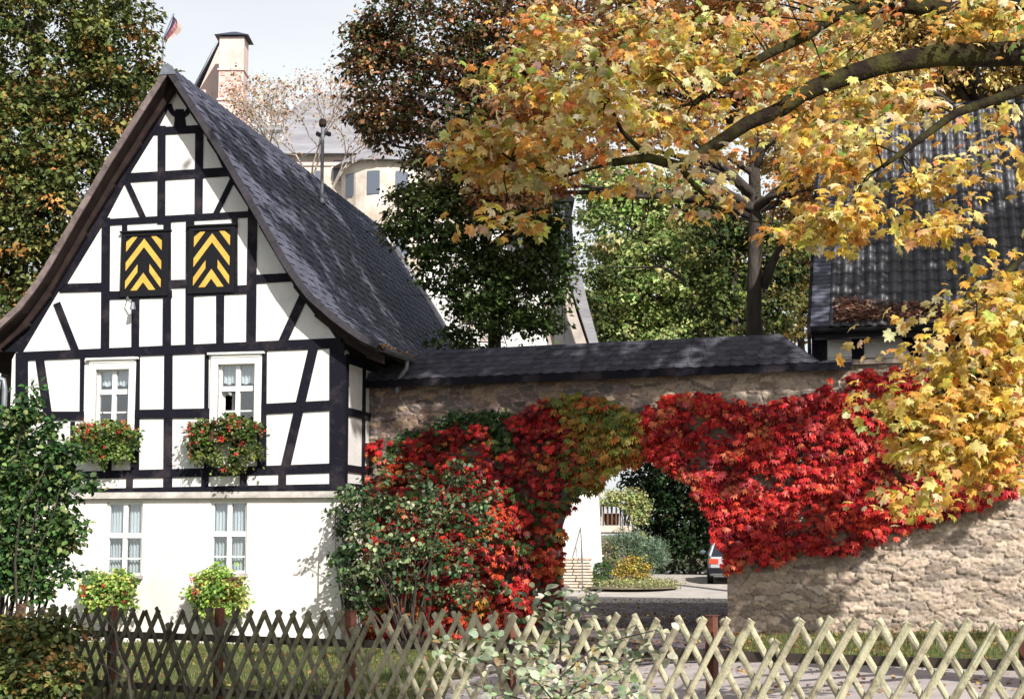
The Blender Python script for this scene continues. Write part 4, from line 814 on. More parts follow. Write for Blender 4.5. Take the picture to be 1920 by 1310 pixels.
grow(at(560, 420, 50), np.array([-.25, 0, 1.]) / 1.03, 1.7, .08, 5); grow(at(545, 430, 50), np.array([.35, .1, .9]), 1.8, .07, 5); grow(at(600, 420, 49.5), np.array([.3, 0, .9]), 1.4, .06, 4)
mb.build('trunk', M['paletimber'], r_); tp = np.array(tips)[rng.choice(len(tips), 420)]
crown('crown', None, 0, 7, .3, .10, [(.55, .30, .20), (.50, .38, .16), (.58, .40, .30)], M['leaf'], r_, o0, tufts=(tp, unit(rng.standard_normal((len(tp), 3)))))

# ------------------------------------------------------------------ the big near maple, trunk just outside on the right
MB0 = np.array([6.6, 14.2, .35]); maple = empty('foreground_maple', MB0); tag(maple, 'large near maple with yellow leaves and mossy boughs reaching in from the right', 'tree')
mb = MB(); mb.tube([np.array([0, 0, -.2]), np.array([-.05, 0, 2.2]), np.array([-.15, .05, 4.6]), np.array([-.1, .1, 7.5]), np.array([.2, .3, 11]), np.array([.1, .2, 14])], [.42, .34, .30, .25, .18, .08], 14)
def bough(pts, r0, r1): q = [np.array(p if len(p) == 3 and False else at(*p)) - MB0 for p in pts]; mb.tube(q, np.linspace(r0, r1, len(q)), 10); return q
tk = lambda z: np.array([-.12, .06, z])
B1 = bough([(2060, 130, 13.9), (1920, 100, 13.8), (1850, 103, 13.6), (1780, 102, 13.4), (1720, 110, 13.3), (1650, 122, 13.2), (1590, 142, 13.1), (1540, 160, 13.0), (1500, 178, 12.9), (1465, 205, 12.9), (1400, 232, 12.8), (1340, 272, 12.7), (1275, 312, 12.6), (1215, 296, 12.5), (1150, 305, 12.4)], .125, .035)
B2 = bough([(2060, 0, 14.0), (1900, 0, 13.9), (1780, 22, 13.7), (1700, 10, 13.6), (1620, 14, 13.5), (1560, 32, 13.4), (1510, 68, 13.3), (1440, 102, 13.2), (1360, 150, 13.1), (1300, 195, 13)], .10, .025)
B3 = bough([(2060, 130, 13.6), (1925, 165, 13.0), (1870, 185, 12.8), (1790, 213, 12.6), (1740, 250, 12.4), (1690, 288, 12.3), (1655, 312, 12.2)], .055, .018)
B4 = bough([(2080, 640, 13.0), (1930, 640, 12.4), (1850, 690, 12.2), (1760, 740, 12.1), (1680, 790, 12.1)], .05, .015)
B5 = bough([(2080, 560, 13.2), (1930, 600, 12.6), (1830, 600, 12.4), (1740, 640, 12.3)], .04, .012)
B6 = bough([(1275, 312, 12.6), (1300, 345, 12.5), (1340, 385, 12.5), (1385, 410, 12.5)], .028, .01); B7 = bough([(1930, 470, 13.2), (1860, 540, 12.7), (1800, 590, 12.4)], .03, .012)
B8 = bough([(1215, 296, 12.5), (1165, 245, 12.4), (1140, 190, 12.4), (1120, 120, 12.3)], .022, .008); B9 = bough([(1150, 305, 12.4), (1060, 330, 12.3), (960, 300, 12.3), (900, 260, 12.2)], .016, .006)
for q in (B1, B2): mb.tube([q[0], tk(5.4 if q is B1 else 6.0)], [.14, .2], 10)
for q, z in ((B3, 4.8), (B4, 2.8), (B5, 3.2), (B7, 3.8)): mb.tube([q[0], tk(z)], [.05, .09], 8)
YEL = [(.82, .54, .13), (.88, .72, .32), (.72, .38, .10), (.34, .37, .09), (.68, .30, .10), (.88, .74, .44)]
# spray centres: along the boughs plus the masses they carry
tc = []
def along(q, n, sp, dz=0): 
    q = np.array(q)[:, :] + MB0; i = rng.integers(0, len(q) - 1, n); t = rng.random((n, 1)); tc.append(q[i] * (1 - t) + q[i + 1] * t + rng.standard_normal((n, 3)) * sp + np.array([0, 0, dz]))
along(B1[2:], 34, .22, .05); along(B2[3:], 26, .25, .1); along(B3, 14, .16, -.12); along(B4, 16, .25); along(B5[:3], 9, .2); along(B6, 5, .15); along(B8, 16, .22); along(B9, 18, .2)
def mass(n, *bl): tc.append(tufts_in([blob(*b) for b in bl], n, .1)[0])
mass(92, (1835, 720, 12.2, 85, 70, .7), (1870, 800, 12.2, 110, 120, .7), (1770, 830, 12.1, 95, 80, .6), (1740, 740, 12.1, 70, 50, .5), (1880, 640, 12.4, 80, 80, .6), (1850, 900, 12.2, 70, 30, .5), (1720, 930, 12.1, 50, 30, .4), (1890, 540, 12.6, 60, 60, .5), (1850, 610, 12.3, 60, 40, .5))
mass(52, (1180, 220, 13.0, 130, 60, .4), (1060, 200, 12.7, 120, 60, .5), (1300, 215, 13.3, 120, 40, .4), (1420, 150, 13.6, 100, 50, .4), (950, 290, 12.5, 90, 60, .5), (1240, 120, 13.3, 120, 50, .5), (900, 300, 12.4, 70, 40, .4), (980, 130, 12.6, 90, 60, .5))
mass(50, (1350, 60, 16, 150, 60, 1), (1180, 60, 16, 120, 60, 1), (1020, 60, 16, 110, 60, 1), (1480, 230, 16, 90, 60, 1), (1650, 130, 16, 120, 60, 1), (1840, 60, 16, 100, 60, 1), (1250, 330, 15.5, 60, 25, .6))
mass(26, (1600, 60, 13.2, 140, 40, .5), (1850, 40, 13.4, 80, 50, .5), (1750, 60, 13.3, 110, 30, .5), (1500, 40, 13, 120, 40, .5))
mass(20, (1600, 385, 12.4, 60, 55, .4), (1790, 330, 12.5, 60, 50, .4), (1730, 430, 12.4, 30, 40, .2), (1640, 300, 12.4, 50, 30, .3), (1770, 400, 12.4, 30, 50, .2), (960, 420, 12.2, 50, 20, .3))
mass(30, (1590, 200, 12.9, 110, 60, .5), (1570, 300, 12.7, 70, 60, .4), (1700, 190, 12.9, 90, 30, .4), (1540, 420, 12.6, 25, 70, .3))
tcv = np.concatenate(tc)
_lim = np.concatenate([np.linspace(np.array(q[i]) + MB0, np.array(q[i + 1]) + MB0, 4) for q in (B1, B2, B3) for i in range(len(q) - 1)])
_dd = np.array([np.sqrt(((_lim - t) ** 2).sum(1)).min() for t in tcv]); tcv = tcv[(_dd > .30) | (rng.random(len(tcv)) < .12)]
off_b = [((4.3, 21.5, 15.8), (3.0, 3.2, 2.2)), ((2.0, 22.5, 17.5), (2.0, 2.5, 1.4)), ((5.6, 25, 18), (2.8, 2.6, 1.8)), ((3.8, 18.2, 12.2), (2.2, 1.8, 1.6)), ((6.6, 17.0, 12.6), (2.4, 2.2, 1.8)), ((9.6, 15.6, 12.0), (2.6, 2.4, 2.0)), ((11.5, 20, 13.0), (3.2, 3.4, 2.2)), ((10.2, 22.6, 13.2), (2.4, 2.0, 1.4)), ((9.0, 16.4, 8.8), (.9, .8, .7)), ((10.3, 14.4, 7.6), (.9, .9, .6)), ((2.4, 18.6, 12.3), (1.2, 1.0, .9))]
off_b += [(HF.W(RU + d, v, z) + np.array(SV) * k, (rr, rr * .85, 1.2)) for d, v, z, k, rr in ((1.0, 2.8, 9.0, 13.5, 1.5), (2.6, 2.6, 6.6, 14, 1.7), (.9, 5.2, 9.2, 14.5, 1.9), (2.8, 5.2, 6.3, 14.5, 2.0), (.9, 1.2, 9.0, 13, 1.0), (2.0, 1.6, 7.2, 13.5, 1.1), (3.2, 1.7, 5.7, 14, 1.0), (3.6, 3.6, 5.5, 14, 1.2), (1.9, 4.0, 7.6, 14, 1.6))]
off_b += [(BF.W(u, s_ * .68, BZ + s_ * .73) + np.array(SV) * 9.5, (1.25, 1.1, .8)) for u, s_ in ((1.2, 1.6), (1.6, 4.4), (3.4, 2.6), (4.2, 5.2), (5.6, 1.6))]
for px_, py_, k_, r_k in ((1430, 1095, 9, .7), (1500, 1150, 9.5, .35), (1720, 1010, 9.5, .35), (1850, 1085, 9, .45), (1560, 900, 10, .35), (1330, 820, 11, .35)):
    _u, _z = WF.on(px_, py_); off_b.append((WF.W(_u, 0, _z) + np.array(SV) * k_, (r_k, r_k, r_k * .8)))
tco = tufts_in([(np.array(c), np.array(r)) for c, r in off_b], 500, .15)[0]
for t in tco[rng.choice(len(tco), 26, replace=False)]: mb.tube(bend(tk(min(12, max(5, t[2] - 3))), t - MB0, 6), np.linspace(.09, .02, 6), 6)
for t in tcv[rng.choice(len(tcv), 110, replace=False)]:
    allq = np.concatenate([np.array(q) + MB0 for q in (B1[1:], B2[1:], B3, B4, B5, B6, B7, B8, B9)]); j = np.argmin(((allq - t) ** 2).sum(1)); mb.tube([p - MB0 for p in bend(allq[j], t, 5, .15)], np.linspace(.010, .003, 5), 4, cap=False)
mb.build('trunk', M['barkmoss'], maple, True)
def maplecol(P, c):                                    # the low outer boughs are clearer yellow
    k = (smooth((5.6 - P[:, 2]) / 1.2) * smooth((P[:, 0] - 1.8) / .8) * .42 * (rng.random(len(P)) < .7))[:, None]; return c * (1 - k) + np.array([.80, .58, .10]) * k * (.6 + .7 * rng.random((len(P), 1)))
crown('crown', None, 0, 30, .26, .084, YEL, M['mapleleaf'], maple, MB0, T_MAPLE, [5, 4.4, 2.2, 2.2, 1.2, 2.4], tufts=(tcv, unit(rng.standard_normal((len(tcv), 3)) + [-.5, -.3, 0])), flat=.36, up=1.0, droop=.45, tuft_corr=.3, jit=.24, colfn=maplecol)
crown('upper_crown', None, 0, 34, .38, .19, YEL, M['leaf'], maple, MB0, T_MAPLE, [5, 4, 3, 2.4, 1.6, 2], tufts=(tco, unit(rng.standard_normal((len(tco), 3)))), flat=.5, up=1.0, droop=.4)

tree('unseen_shade_tree', 'unseen tree added just outside the view to shade the left of the fence', 'tree', (4.2, 5.6, .25), (3.6, 6.0, 8.6), [(np.array([.2, 8.4, 7.7]), np.array([2.0, 1.1, .7])), (np.array([-1.0, 9.4, 7.9]), np.array([1.0, 1.0, .6])), (np.array([3.0, 6.6, 8.8]), np.array([1.6, 1.5, 1.2]))],  # unseen tree, put in for the shade its bough casts on the fence
     190, 44, .4, .14, YEL, r=.16, nlimb=14, m='leaf', inner=.1)
# ------------------------------------------------------------------ castle and the houses behind
def prismY(mb, poly, Y, dep, m=0):                       # upright slab given by its outline, front at Y
    P = [at(x, y, Y) for x, y in poly]; n = len(P); Q = [p + np.array([0, dep, 0]) for p in P]
    mb.add(P + Q, [tuple(range(n))[::-1], tuple(range(n, 2 * n))] + [(i, (i + 1) % n, (i + 1) % n + n, i + n) for i in range(n)], m)
tower = empty('tower_house', (at(430, 500, 78)[0], 78, .4)); tag(tower, 'pinkish gabled castle wing with a tall chimney above the left of the ridge', 'building'); to = np.array(tower.location)
def off(mb, o): mb.v = [tuple(np.array(v) - o) for v in mb.v]; return mb
A_ = at(412, 76, 78); e0 = at(365, 172, 78); sc_ = 78 / FPX
mb = MB(); P1 = [at(414, 78, 78), at(372, 172, 78), at(352, 215, 78)]; gz = -1
gable = [P1[0], P1[1], P1[2], np.array([P1[2][0], 78, .3]), np.array([at(470, 500, 78)[0], 78, .3]), at(470, 215, 78), at(455, 150, 78)]
n = len(gable); back = [g + np.array([-3.2, 9, 0]) for g in gable]
mb.add(gable + back, [tuple(range(n)), (3, 2, 2 + n, 3 + n), (4, 3, 3 + n, 4 + n), (5, 4, 4 + n, 5 + n), tuple(range(2 * n - 1, n - 1, -1))]); off(mb, to).build('wall', M['pink'], tower)
mb = MB(); dv = np.array([-3.2, 9, 0]); fo = np.array([.0, -.35, 0]); up_ = np.array([-.12, 0, .12])
L0, L1, L2 = P1[0] + fo + up_ * .5, P1[1] + fo + up_, P1[2] + fo + up_ + np.array([-.25, 0, -.4]); mb.add([L0, L1, L2, L2 + dv, L1 + dv, L0 + dv], [(0, 1, 4, 5), (1, 2, 3, 4)])
R0, R1 = P1[0] + fo + np.array([.05, 0, .1]), at(478, 222, 77.7); mb.add([R0, R1, R1 + dv, R0 + dv], [(0, 3, 2, 1)]); off(mb, to).build('roof', M['castleslate'], tower)
mb = MB(); cx = at(437, 100, 76)[0]; zt = at(437, 74, 76)[2]; mb.box((cx - .62, 75.6, 5), (cx + .62, 76.9, zt)); mb.box((cx - .68, 75.52, zt - 1.75), (cx + .68, 76.98, zt - 1.66)); mb.box((cx - .68, 75.52, zt - 3.3), (cx + .68, 76.98, zt - 3.2))
ch = off(mb, to).build('chimney', M['pink'], tower); ch.rotation_euler = (0, 0, 0)
mb = MB()
for i in range(4):
    for j in range(5):
        if (i + j) % 2 == 0: mb.box((cx - .55 + i * .28, 75.57, zt - 3.1 + j * .27), (cx - .55 + i * .28 + .25, 75.61, zt - 3.1 + j * .27 + .22))
        mb.box((cx - .49, 75.7 + i * .28, zt - 3.1 + j * .27), (cx - .475, 75.7 + i * .28 + .2, zt - 3.1 + j * .27 + .2))
off(mb, to).build('brick_pattern', M['brick'], ch)
mb = MB(); cz = at(437, 72, 76)[2]; a = .86; c_y = 76.25; mb.add([(cx - a, c_y - a, cz), (cx + a, c_y - a, cz), (cx + a, c_y + a, cz), (cx - a, c_y + a, cz), (cx - .12, c_y, cz + .42), (cx + .12, c_y, cz + .42)], [(0, 3, 2, 1), (0, 1, 5, 4), (1, 2, 5), (2, 3, 4, 5), (3, 0, 4)])
for sx in (-.4, .4):
    for sy in (-.5, .5): mb.box((cx + sx - .04, c_y + sy - .04, zt), (cx + sx + .04, c_y + sy + .04, cz + .01))
off(mb, to).build('chimney_cap', M['copper'], ch)
mb = MB(); prismY(mb, [(414, 84), (420, 78), (426, 86), (420, 93)], 77.6, .2); off(mb, to).build('window', M['glassdark'], tower)

castle = empty('castle', (at(700, 500, 72)[0], 72, .4)); tag(castle, 'large pale castle with grey slate roof and round bay behind the copper tree', 'castle'); co = np.array(castle.location)
mb = MB(); Yc = 72
xl, xr = at(470, 300, Yc)[0], at(905, 300, Yc)[0]; ze = at(640, 292, Yc)[2]
mb.box((xl, Yc, 0), (xr, Yc + 9, ze)); rc = np.array([at(722, 300, Yc)[0], Yc + .6]); rr_ = 2.2; n = 14
ring = [(rc[0] + rr_ * math.cos(t), rc[1] - rr_ * math.sin(t)) for t in np.linspace(0, math.pi, n)]
mb.add([(x, y, 0) for x, y in ring] + [(x, y, ze - .62) for x, y in ring], [(i + 1, i, i + n, i + 1 + n) for i in range(n - 1)] + [tuple(range(n, 2 * n))]); off(mb, co).build('wall', M['cream'], castle)
mb = MB(); zr = at(600, 172, Yc + 4)[2]; o = .5
q = [(xl - o, Yc - o, ze), (xr + o, Yc - o, ze), (xr + o, Yc + 9 + o, ze), (xl - o, Yc + 9 + o, ze), (xl + 2.2, Yc + 4.5, zr), (xr - 2.5, Yc + 4.5, zr)]
mb.add(q, [(0, 1, 5, 4), (1, 2, 5), (2, 3, 4, 5), (3, 0, 4), (0, 3, 2, 1)])
rg = [(rc[0] + (rr_ + .4) * math.cos(t), rc[1] - (rr_ + .4) * math.sin(t)) for t in np.linspace(0, math.pi, n)]; mb.add([(x, y, ze - .64) for x, y in rg] + [(rc[0], rc[1] + 2.6, ze + 2.2)], [(i + 1, i, n) for i in range(n - 1)] + [tuple(range(n))])
croof = off(mb, co).build('roof', M['castleslate'], castle)
def dormer(px, py, w_, h_, Y, label=None):
    mb = MB(); c = at(px, py, Y); mb.box((c[0] - w_ / 2, Y, c[2] - h_), (c[0] + w_ / 2, Y + 3, c[2])); d = off(mb, co).build('dormer', M['white'], croof)
    mb = MB(); mb.add([(c[0] - w_ / 2 - .15, Y - .2, c[2] - .02), (c[0] + w_ / 2 + .15, Y - .2, c[2] - .02), (c[0] + w_ / 2 + .15, Y + 3.2, c[2] + .5), (c[0] - w_ / 2 - .15, Y + 3.2, c[2] + .5), (c[0] - w_ / 2 - .15, Y - .2, c[2] - .2), (c[0] + w_ / 2 + .15, Y - .2, c[2] - .2)], [(0, 1, 2, 3), (4, 5, 1, 0)])
    for k in np.arange(-w_ / 2 + .25, w_ / 2 - .2, .75): mb.box((c[0] + k, Y - .03, c[2] - h_ * .85), (c[0] + k + .45, Y, c[2] - h_ * .3))
    off(mb, co).build('dormer_front', M['castleslate'], croof)
dormer(700, 183, 1.9, 1.1, 73.5); dormer(745, 195, 1.5, 1.0, 73.6); dormer(512, 205, .7, .8, 73.5); dormer(515, 238, .8, .9, 72.6)
for x0, y0, x1, y1 in ((625, 300, 643, 340), (590, 320, 600, 350), (820, 300, 840, 345), (640, 400, 655, 440)):
    mb = MB(); prismY(mb, [(x0 - 4, y0 - 4), (x1 + 4, y0 - 4), (x1 + 4, y1 + 4), (x0 - 4, y1 + 4)], Yc - .04 if x0 != 9 else Yc, .1); wf = off(mb, co).build('window', M['pink'], castle)
    mb = MB(); prismY(mb, [(x0, y0), (x1, y0), (x1, y1), (x0, y1)], Yc - .07, .05); off(mb, co).build('pane', M['bluewin'], wf)
for t in (1.15, 1.75, 2.35):
    for zz in (ze - 2.2, ze - 5.2):
        mb = MB(); c_, s_ = math.cos(t), math.sin(t); tx, ty = -s_, -c_; x_, y_ = rc[0] + (rr_ + .03) * c_, rc[1] - (rr_ + .03) * s_
        mb.add([(x_ + tx * a * .3, y_ + ty * a * .3, zz + b) for a, b in ((-1, 0), (1, 0), (1, 1.1), (-1, 1.1))], [(0, 1, 2, 3)]); w_ = off(mb, co).build('window', M['bluewin'], castle)
mb = MB(); mb.box((xl - .06, Yc - .08, ze - .5), (xr + .06, Yc, ze - .3)); mb.box((xl - .06, Yc - .06, ze - 4.0), (xr + .06, Yc, ze - 3.85)); off(mb, co).build('cornice', M['pink'], castle)
# half timbered house behind the gateway
ho = empty('gabled_house', (at(960, 700, 48)[0], 48, .42)); tag(ho, 'half timbered house with blue slate upper bay behind the gateway roof', 'house'); hoo = np.array(ho.location); Y = 48
mb = MB(); prismY(mb, [(795, 480), (900, 400), (1030, 420), (1058, 500), (1072, 560), (1092, 640), (1115, 760), (1130, 1075), (780, 1075), (780, 560)], Y, 8); off(mb, hoo).build('wall', M['plaster'], ho)
mb = MB()
for q in ([(862, 593), (1000, 590), (1000, 603), (862, 606)], [(902, 500), (914, 500), (914, 640), (902, 640)], [(800, 485), (880, 480), (880, 490), (800, 495)], [(845, 490), (858, 490), (872, 540), (860, 540)], [(880, 605), (888, 605), (888, 650), (880, 650)], [(1020, 560), (1032, 560), (1040, 650), (1028, 650)], [(870, 545), (990, 540), (990, 550), (870, 555)]):
    prismY(mb, q[::-1], Y - .05, .1)
off(mb, hoo).build('timber_frame', M['paletimber'], ho)
mb = MB(); prismY(mb, [(1052, 540), (1068, 540), (1082, 590), (1102, 650), (1130, 740), (1112, 745), (1082, 650), (1064, 595)][::-1], Y - 1.0, .9); off(mb, hoo).build('verge_board', M['paletimber'], ho)
mb = MB(); prismY(mb, [(1058, 462), (1078, 462), (1100, 560), (1135, 690), (1120, 690), (1085, 580), (1065, 520)][::-1], Y - .3, 8); off(mb, hoo).build('roof', M['castleslate'], ho)
mb = MB(); prismY(mb, [(985, 372), (1068, 372), (1064, 440), (1074, 468), (985, 452)][::-1], Y - 1.2, 3.5); bay = off(mb, hoo).build('slate_bay', M['bluewin'], ho)
mb = MB(); prismY(mb, [(1002, 392), (1024, 392), (1024, 426), (1002, 426)][::-1], Y - 1.25, .06); prismY(mb, [(1034, 392), (1054, 392), (1052, 428), (1034, 428)][::-1], Y - 1.25, .06); off(mb, hoo).build('bay_window', M['castleslate'], bay)
mb = MB(); prismY(mb, [(975, 376), (1000, 355), (1056, 352), (1078, 372), (1074, 378)][::-1], Y - 1.4, 4); prismY(mb, [(1060, 376), (1070, 376), (1076, 470), (1069, 470)][::-1], Y - 1.3, .12); off(mb, hoo).build('bay_roof', M['black'], bay)
# flag
fp = empty('flag_pole', (at(303, 170, 80)[0], 80, .4)); tag(fp, 'distant flagpole with a limp dark and red flag above the left treetop', 'flag'); fo_ = np.array(fp.location)
mb = MB(); mb.tube([(0, 0, 0), (0, 0, at(303, 78, 80)[2] - .4)], .05, 6); mb.tube([at(303, 80, 80) - fo_, at(326, 26, 80) - fo_], .04, 6); mb.build('pole', M['zinc'], fp)
mb = MB(); rows = []
for t in np.linspace(0, 1, 9): a = at(325 - 17 * t, 30 + 46 * t, 80) - fo_; rows.append([a + np.array([k * .11 * (1.5 * math.sin(math.pi * min(1, t * 1.2 + .15)) + .2), .12 * math.sin(k * 2 + t * 5), -.12 * k]) for k in range(4)])
for k, cc in enumerate(((.03, .03, .07), (.30, .12, .14), (.45, .34, .30))):
    vs = [r_2[k] for r_2 in rows] + [r_2[k + 1] for r_2 in rows]; mb.add(vs, [(i, i + 1, i + 10, i + 9) for i in range(8)], 0, cc)
mb.build('flag', mat('flag_cloth', (1, 1, 1), .8, attr=True), fp, cols=True)

# ------------------------------------------------------------------ the court seen through the arch
GZ = .42
stair = empty('garden_stair', (at(1090, 1090, 47)[0], 47, GZ)); tag(stair, 'pale stone garden stair with a thin handrail seen at the left of the arch', 'stairs'); so_ = np.array(stair.location); mb = MB()
GZ = .24; x0, x1 = at(1040, 1090, 47)[0], at(1112, 1090, 47)[0]; k_ = 47 / 41
for k in range(11): mb.box((x0, 47 + .18 * k, GZ - .1 + .18 * k), (x1 - .015 * (k % 3), 49.6, GZ + .18 * k)); mb.box((x0 - .02, 46.96 + .18 * k, GZ + .18 * k), (x1 + .02, 47.3 + .18 * k, GZ + .18 * k + .05))
off(mb, so_).build('step', M['sandstone'], stair)
mb = MB(); xr_ = x0 + (x1 - x0) * .72; mb.tube([(xr_, 46.95, GZ), (xr_, 46.95, GZ + .95), (xr_, 48.5, GZ + 2.3)], .02, 6); mb.tube([(xr_, 47.7, GZ + .7), (xr_, 47.7, GZ + 1.5)], .015, 6); off(mb, so_).build('handrail', M['zinc'], stair)
ver = empty('veranda', (at(1150, 1090, 50)[0], 50, .3)); tag(ver, 'white veranda with a pillar, balcony slab and wall in the sunlit court', 'veranda'); vo = np.array(ver.location); Yv = 50.0
mb = MB(); prismY(mb, [(1112, 1000), (1126, 1000), (1126, 1096), (1112, 1096)][::-1], Yv, .3); off(mb, vo).build('pillar', M['white'], ver)
mb = MB(); prismY(mb, [(1040, 985), (1184, 985), (1184, 997), (1040, 997)][::-1], Yv - .1, 2.4); prismY(mb, [(1112, 997), (1180, 997), (1180, 1000), (1112, 1000)][::-1], Yv, 2.2); off(mb, vo).build('slab', M['sandstone'], ver)
mb = MB(); prismY(mb, [(1010, 840), (1124, 840), (1124, 985), (1010, 985)][::-1], Yv + .5, 3); off(mb, vo).build('wall', M['courtwall'], ver)
mb = MB(); p = at(1126, 985, Yv + .4); q_ = at(1126, 840, Yv + .4); mb.tube([p, q_], .045, 8); off(mb, vo).build('downpipe', M['moulding'], ver)
mb = MB()
for k in range(7): xx = 1130 + k * 8; prismY(mb, [(xx, 948), (xx + 3, 948), (xx + 3, 985), (xx, 985)][::-1], Yv + .1, .06)
prismY(mb, [(1128, 944), (1184, 944), (1184, 949), (1128, 949)][::-1], Yv + .08, .1); prismY(mb, [(1133, 962), (1161, 962), (1160, 984), (1136, 984)][::-1], Yv + .5, .5); off(mb, vo).build('railing', M['terracotta'], ver)
mb = MB(); prismY(mb, [(1020, 975), (1118, 975), (1118, 986), (1020, 986)][::-1], Yv + .42, .07); off(mb, vo).build('skirting', M['moulding'], ver)
shrub('hanging_climber', 'pale yellow green climber trailing over the veranda corner', 'climber', Yv, [blob(1170, 925, Yv, 42, 14, .4), blob(1202, 950, Yv - .1, 14, 36, .25), blob(1146, 935, Yv, 22, 14, .3), blob(1200, 1000, Yv, 12, 30, .25), blob(1180, 945, Yv, 20, 20, .3)], 95, 26, .14, .085, [(.42, .46, .18), (.5, .5, .25), (.3, .36, .12)], (1198, 1090), stems=12, sr=.03)
GZ = .30
shrub('conifer_bush', 'feathery grey green conifer in the garden bed of the court', 'bush', 49, [blob(1215, 1030, 49, 34, 24, .5), blob(1180, 1012, 49, 30, 20, .4), blob(1160, 1022, 49, 26, 20, .4), blob(1232, 1045, 49, 18, 22, .4)], 120, 30, .17, .16, [(.22, .32, .22), (.32, .42, .30), (.14, .22, .14)], (1200, 1080), tmpl=T_SPIKE, stems=8, droop=-.6, up=.3)
shrub('flowering_bush', 'low yellow flowering bush in front of the grey conifer', 'bush', 48.3, [blob(1185, 1058, 48.3, 32, 20, .4), blob(1165, 1070, 48.1, 20, 16, .3), blob(1200, 1070, 48.1, 22, 16, .3)], 60, 30, .13, .07, [(.45, .40, .10), (.6, .45, .06), (.25, .28, .08), (.4, .25, .08)], (1182, 1090), stems=8)
shrub('clipped_bush', 'round clipped green bush beside the veranda pillar', 'bush', 48.0, [blob(1130, 1070, 48, 17, 18, .32)], 60, 34, .07, .05, [(.08, .16, .06), (.13, .22, .08)], (1130, 1090), stems=6, inner=.7)
shrub('flowering_bush', 'pink and green bush between the veranda and the conifer', 'bush', 48.8, [blob(1140, 1035, 48.8, 20, 22, .3)], 34, 26, .12, .07, [(.25, .30, .14), (.4, .32, .26), (.16, .22, .08)], (1140, 1085), stems=6)
mb = MB(); prismY(mb, [(1078, 930), (1112, 930), (1112, 972), (1078, 972)][::-1], Yv + .47, .06); off(mb, vo).build('window', M['moulding'], ver); mb = MB(); prismY(mb, [(1074, 927), (1116, 927), (1116, 930), (1074, 930)][::-1], Yv + .4, .12); off(mb, vo).build('lintel', M['paletimber'], ver)
# low bed
bed = MB(); cx_, cy_ = (at(1172, 1085, 47.8)[0]), 47.9; n = 24; rx, ry = 1.6, 1.5
ring = [(cx_ + rx * math.cos(t), cy_ + ry * math.sin(t)) for t in np.linspace(0, 2 * math.pi, n, endpoint=False)]; bo = empty('flower_bed', (cx_, cy_, GZ)); tag(bo, 'low pale leafy flower bed in the court', 'flower bed')
bed.add([(x - cx_, y - cy_, -.02) for x, y in ring] + [(x - cx_, y - cy_, .02) for x, y in ring] + [(0, 0, .12)], [(i, (i + 1) % n, (i + 1) % n + n, i + n) for i in range(n)] + [(i + n, (i + 1) % n + n, 2 * n) for i in range(n)]); bed.build('soil', M['ground'], bo)

_q = rng.random((130, 2)); tf = (np.c_[cx_ + (rx + .1) * np.sqrt(_q[:, 0]) * np.cos(6.28 * _q[:, 1]), cy_ + ry * np.sqrt(_q[:, 0]) * np.sin(6.28 * _q[:, 1]), GZ + .04 + .16 * rng.random(130)], np.tile([0, 0, 1.], (130, 1)))
crown('ground_leaves', None, 0, 26, .16, .075, [(.4, .42, .18), (.5, .48, .26), (.28, .32, .12)], M['leaf'], bo, (cx_, cy_, GZ), tufts=tf)
# dark evergreens closing the court
for i, (px, Y, w_, h0, lab) in enumerate(((1235, 58, 62, 905, 'dark evergreen behind the conifer in the court'), (1300, 57, 62, 915, 'dark evergreen next to the parked car in the court'), (1370, 60, 70, 900, 'dark evergreen behind the parked car'))):
    tree('evergreen_tree', lab, 'tree', (at(px, 1060, Y)[0], Y, .4), at(px, h0 - 30, Y), [blob(px, 960, Y, w_, 60), blob(px + 8, 1030, Y, w_, 45), blob(px - 10, 890, Y, w_, 60)], 230, 36, .34, .15, [(.012, .03, .012), (.03, .06, .02), (.10, .10, .03), (.02, .035, .012)], wts=[5, 4, .5, 4], r=.15, nlimb=10, group='evergreens closing the court')

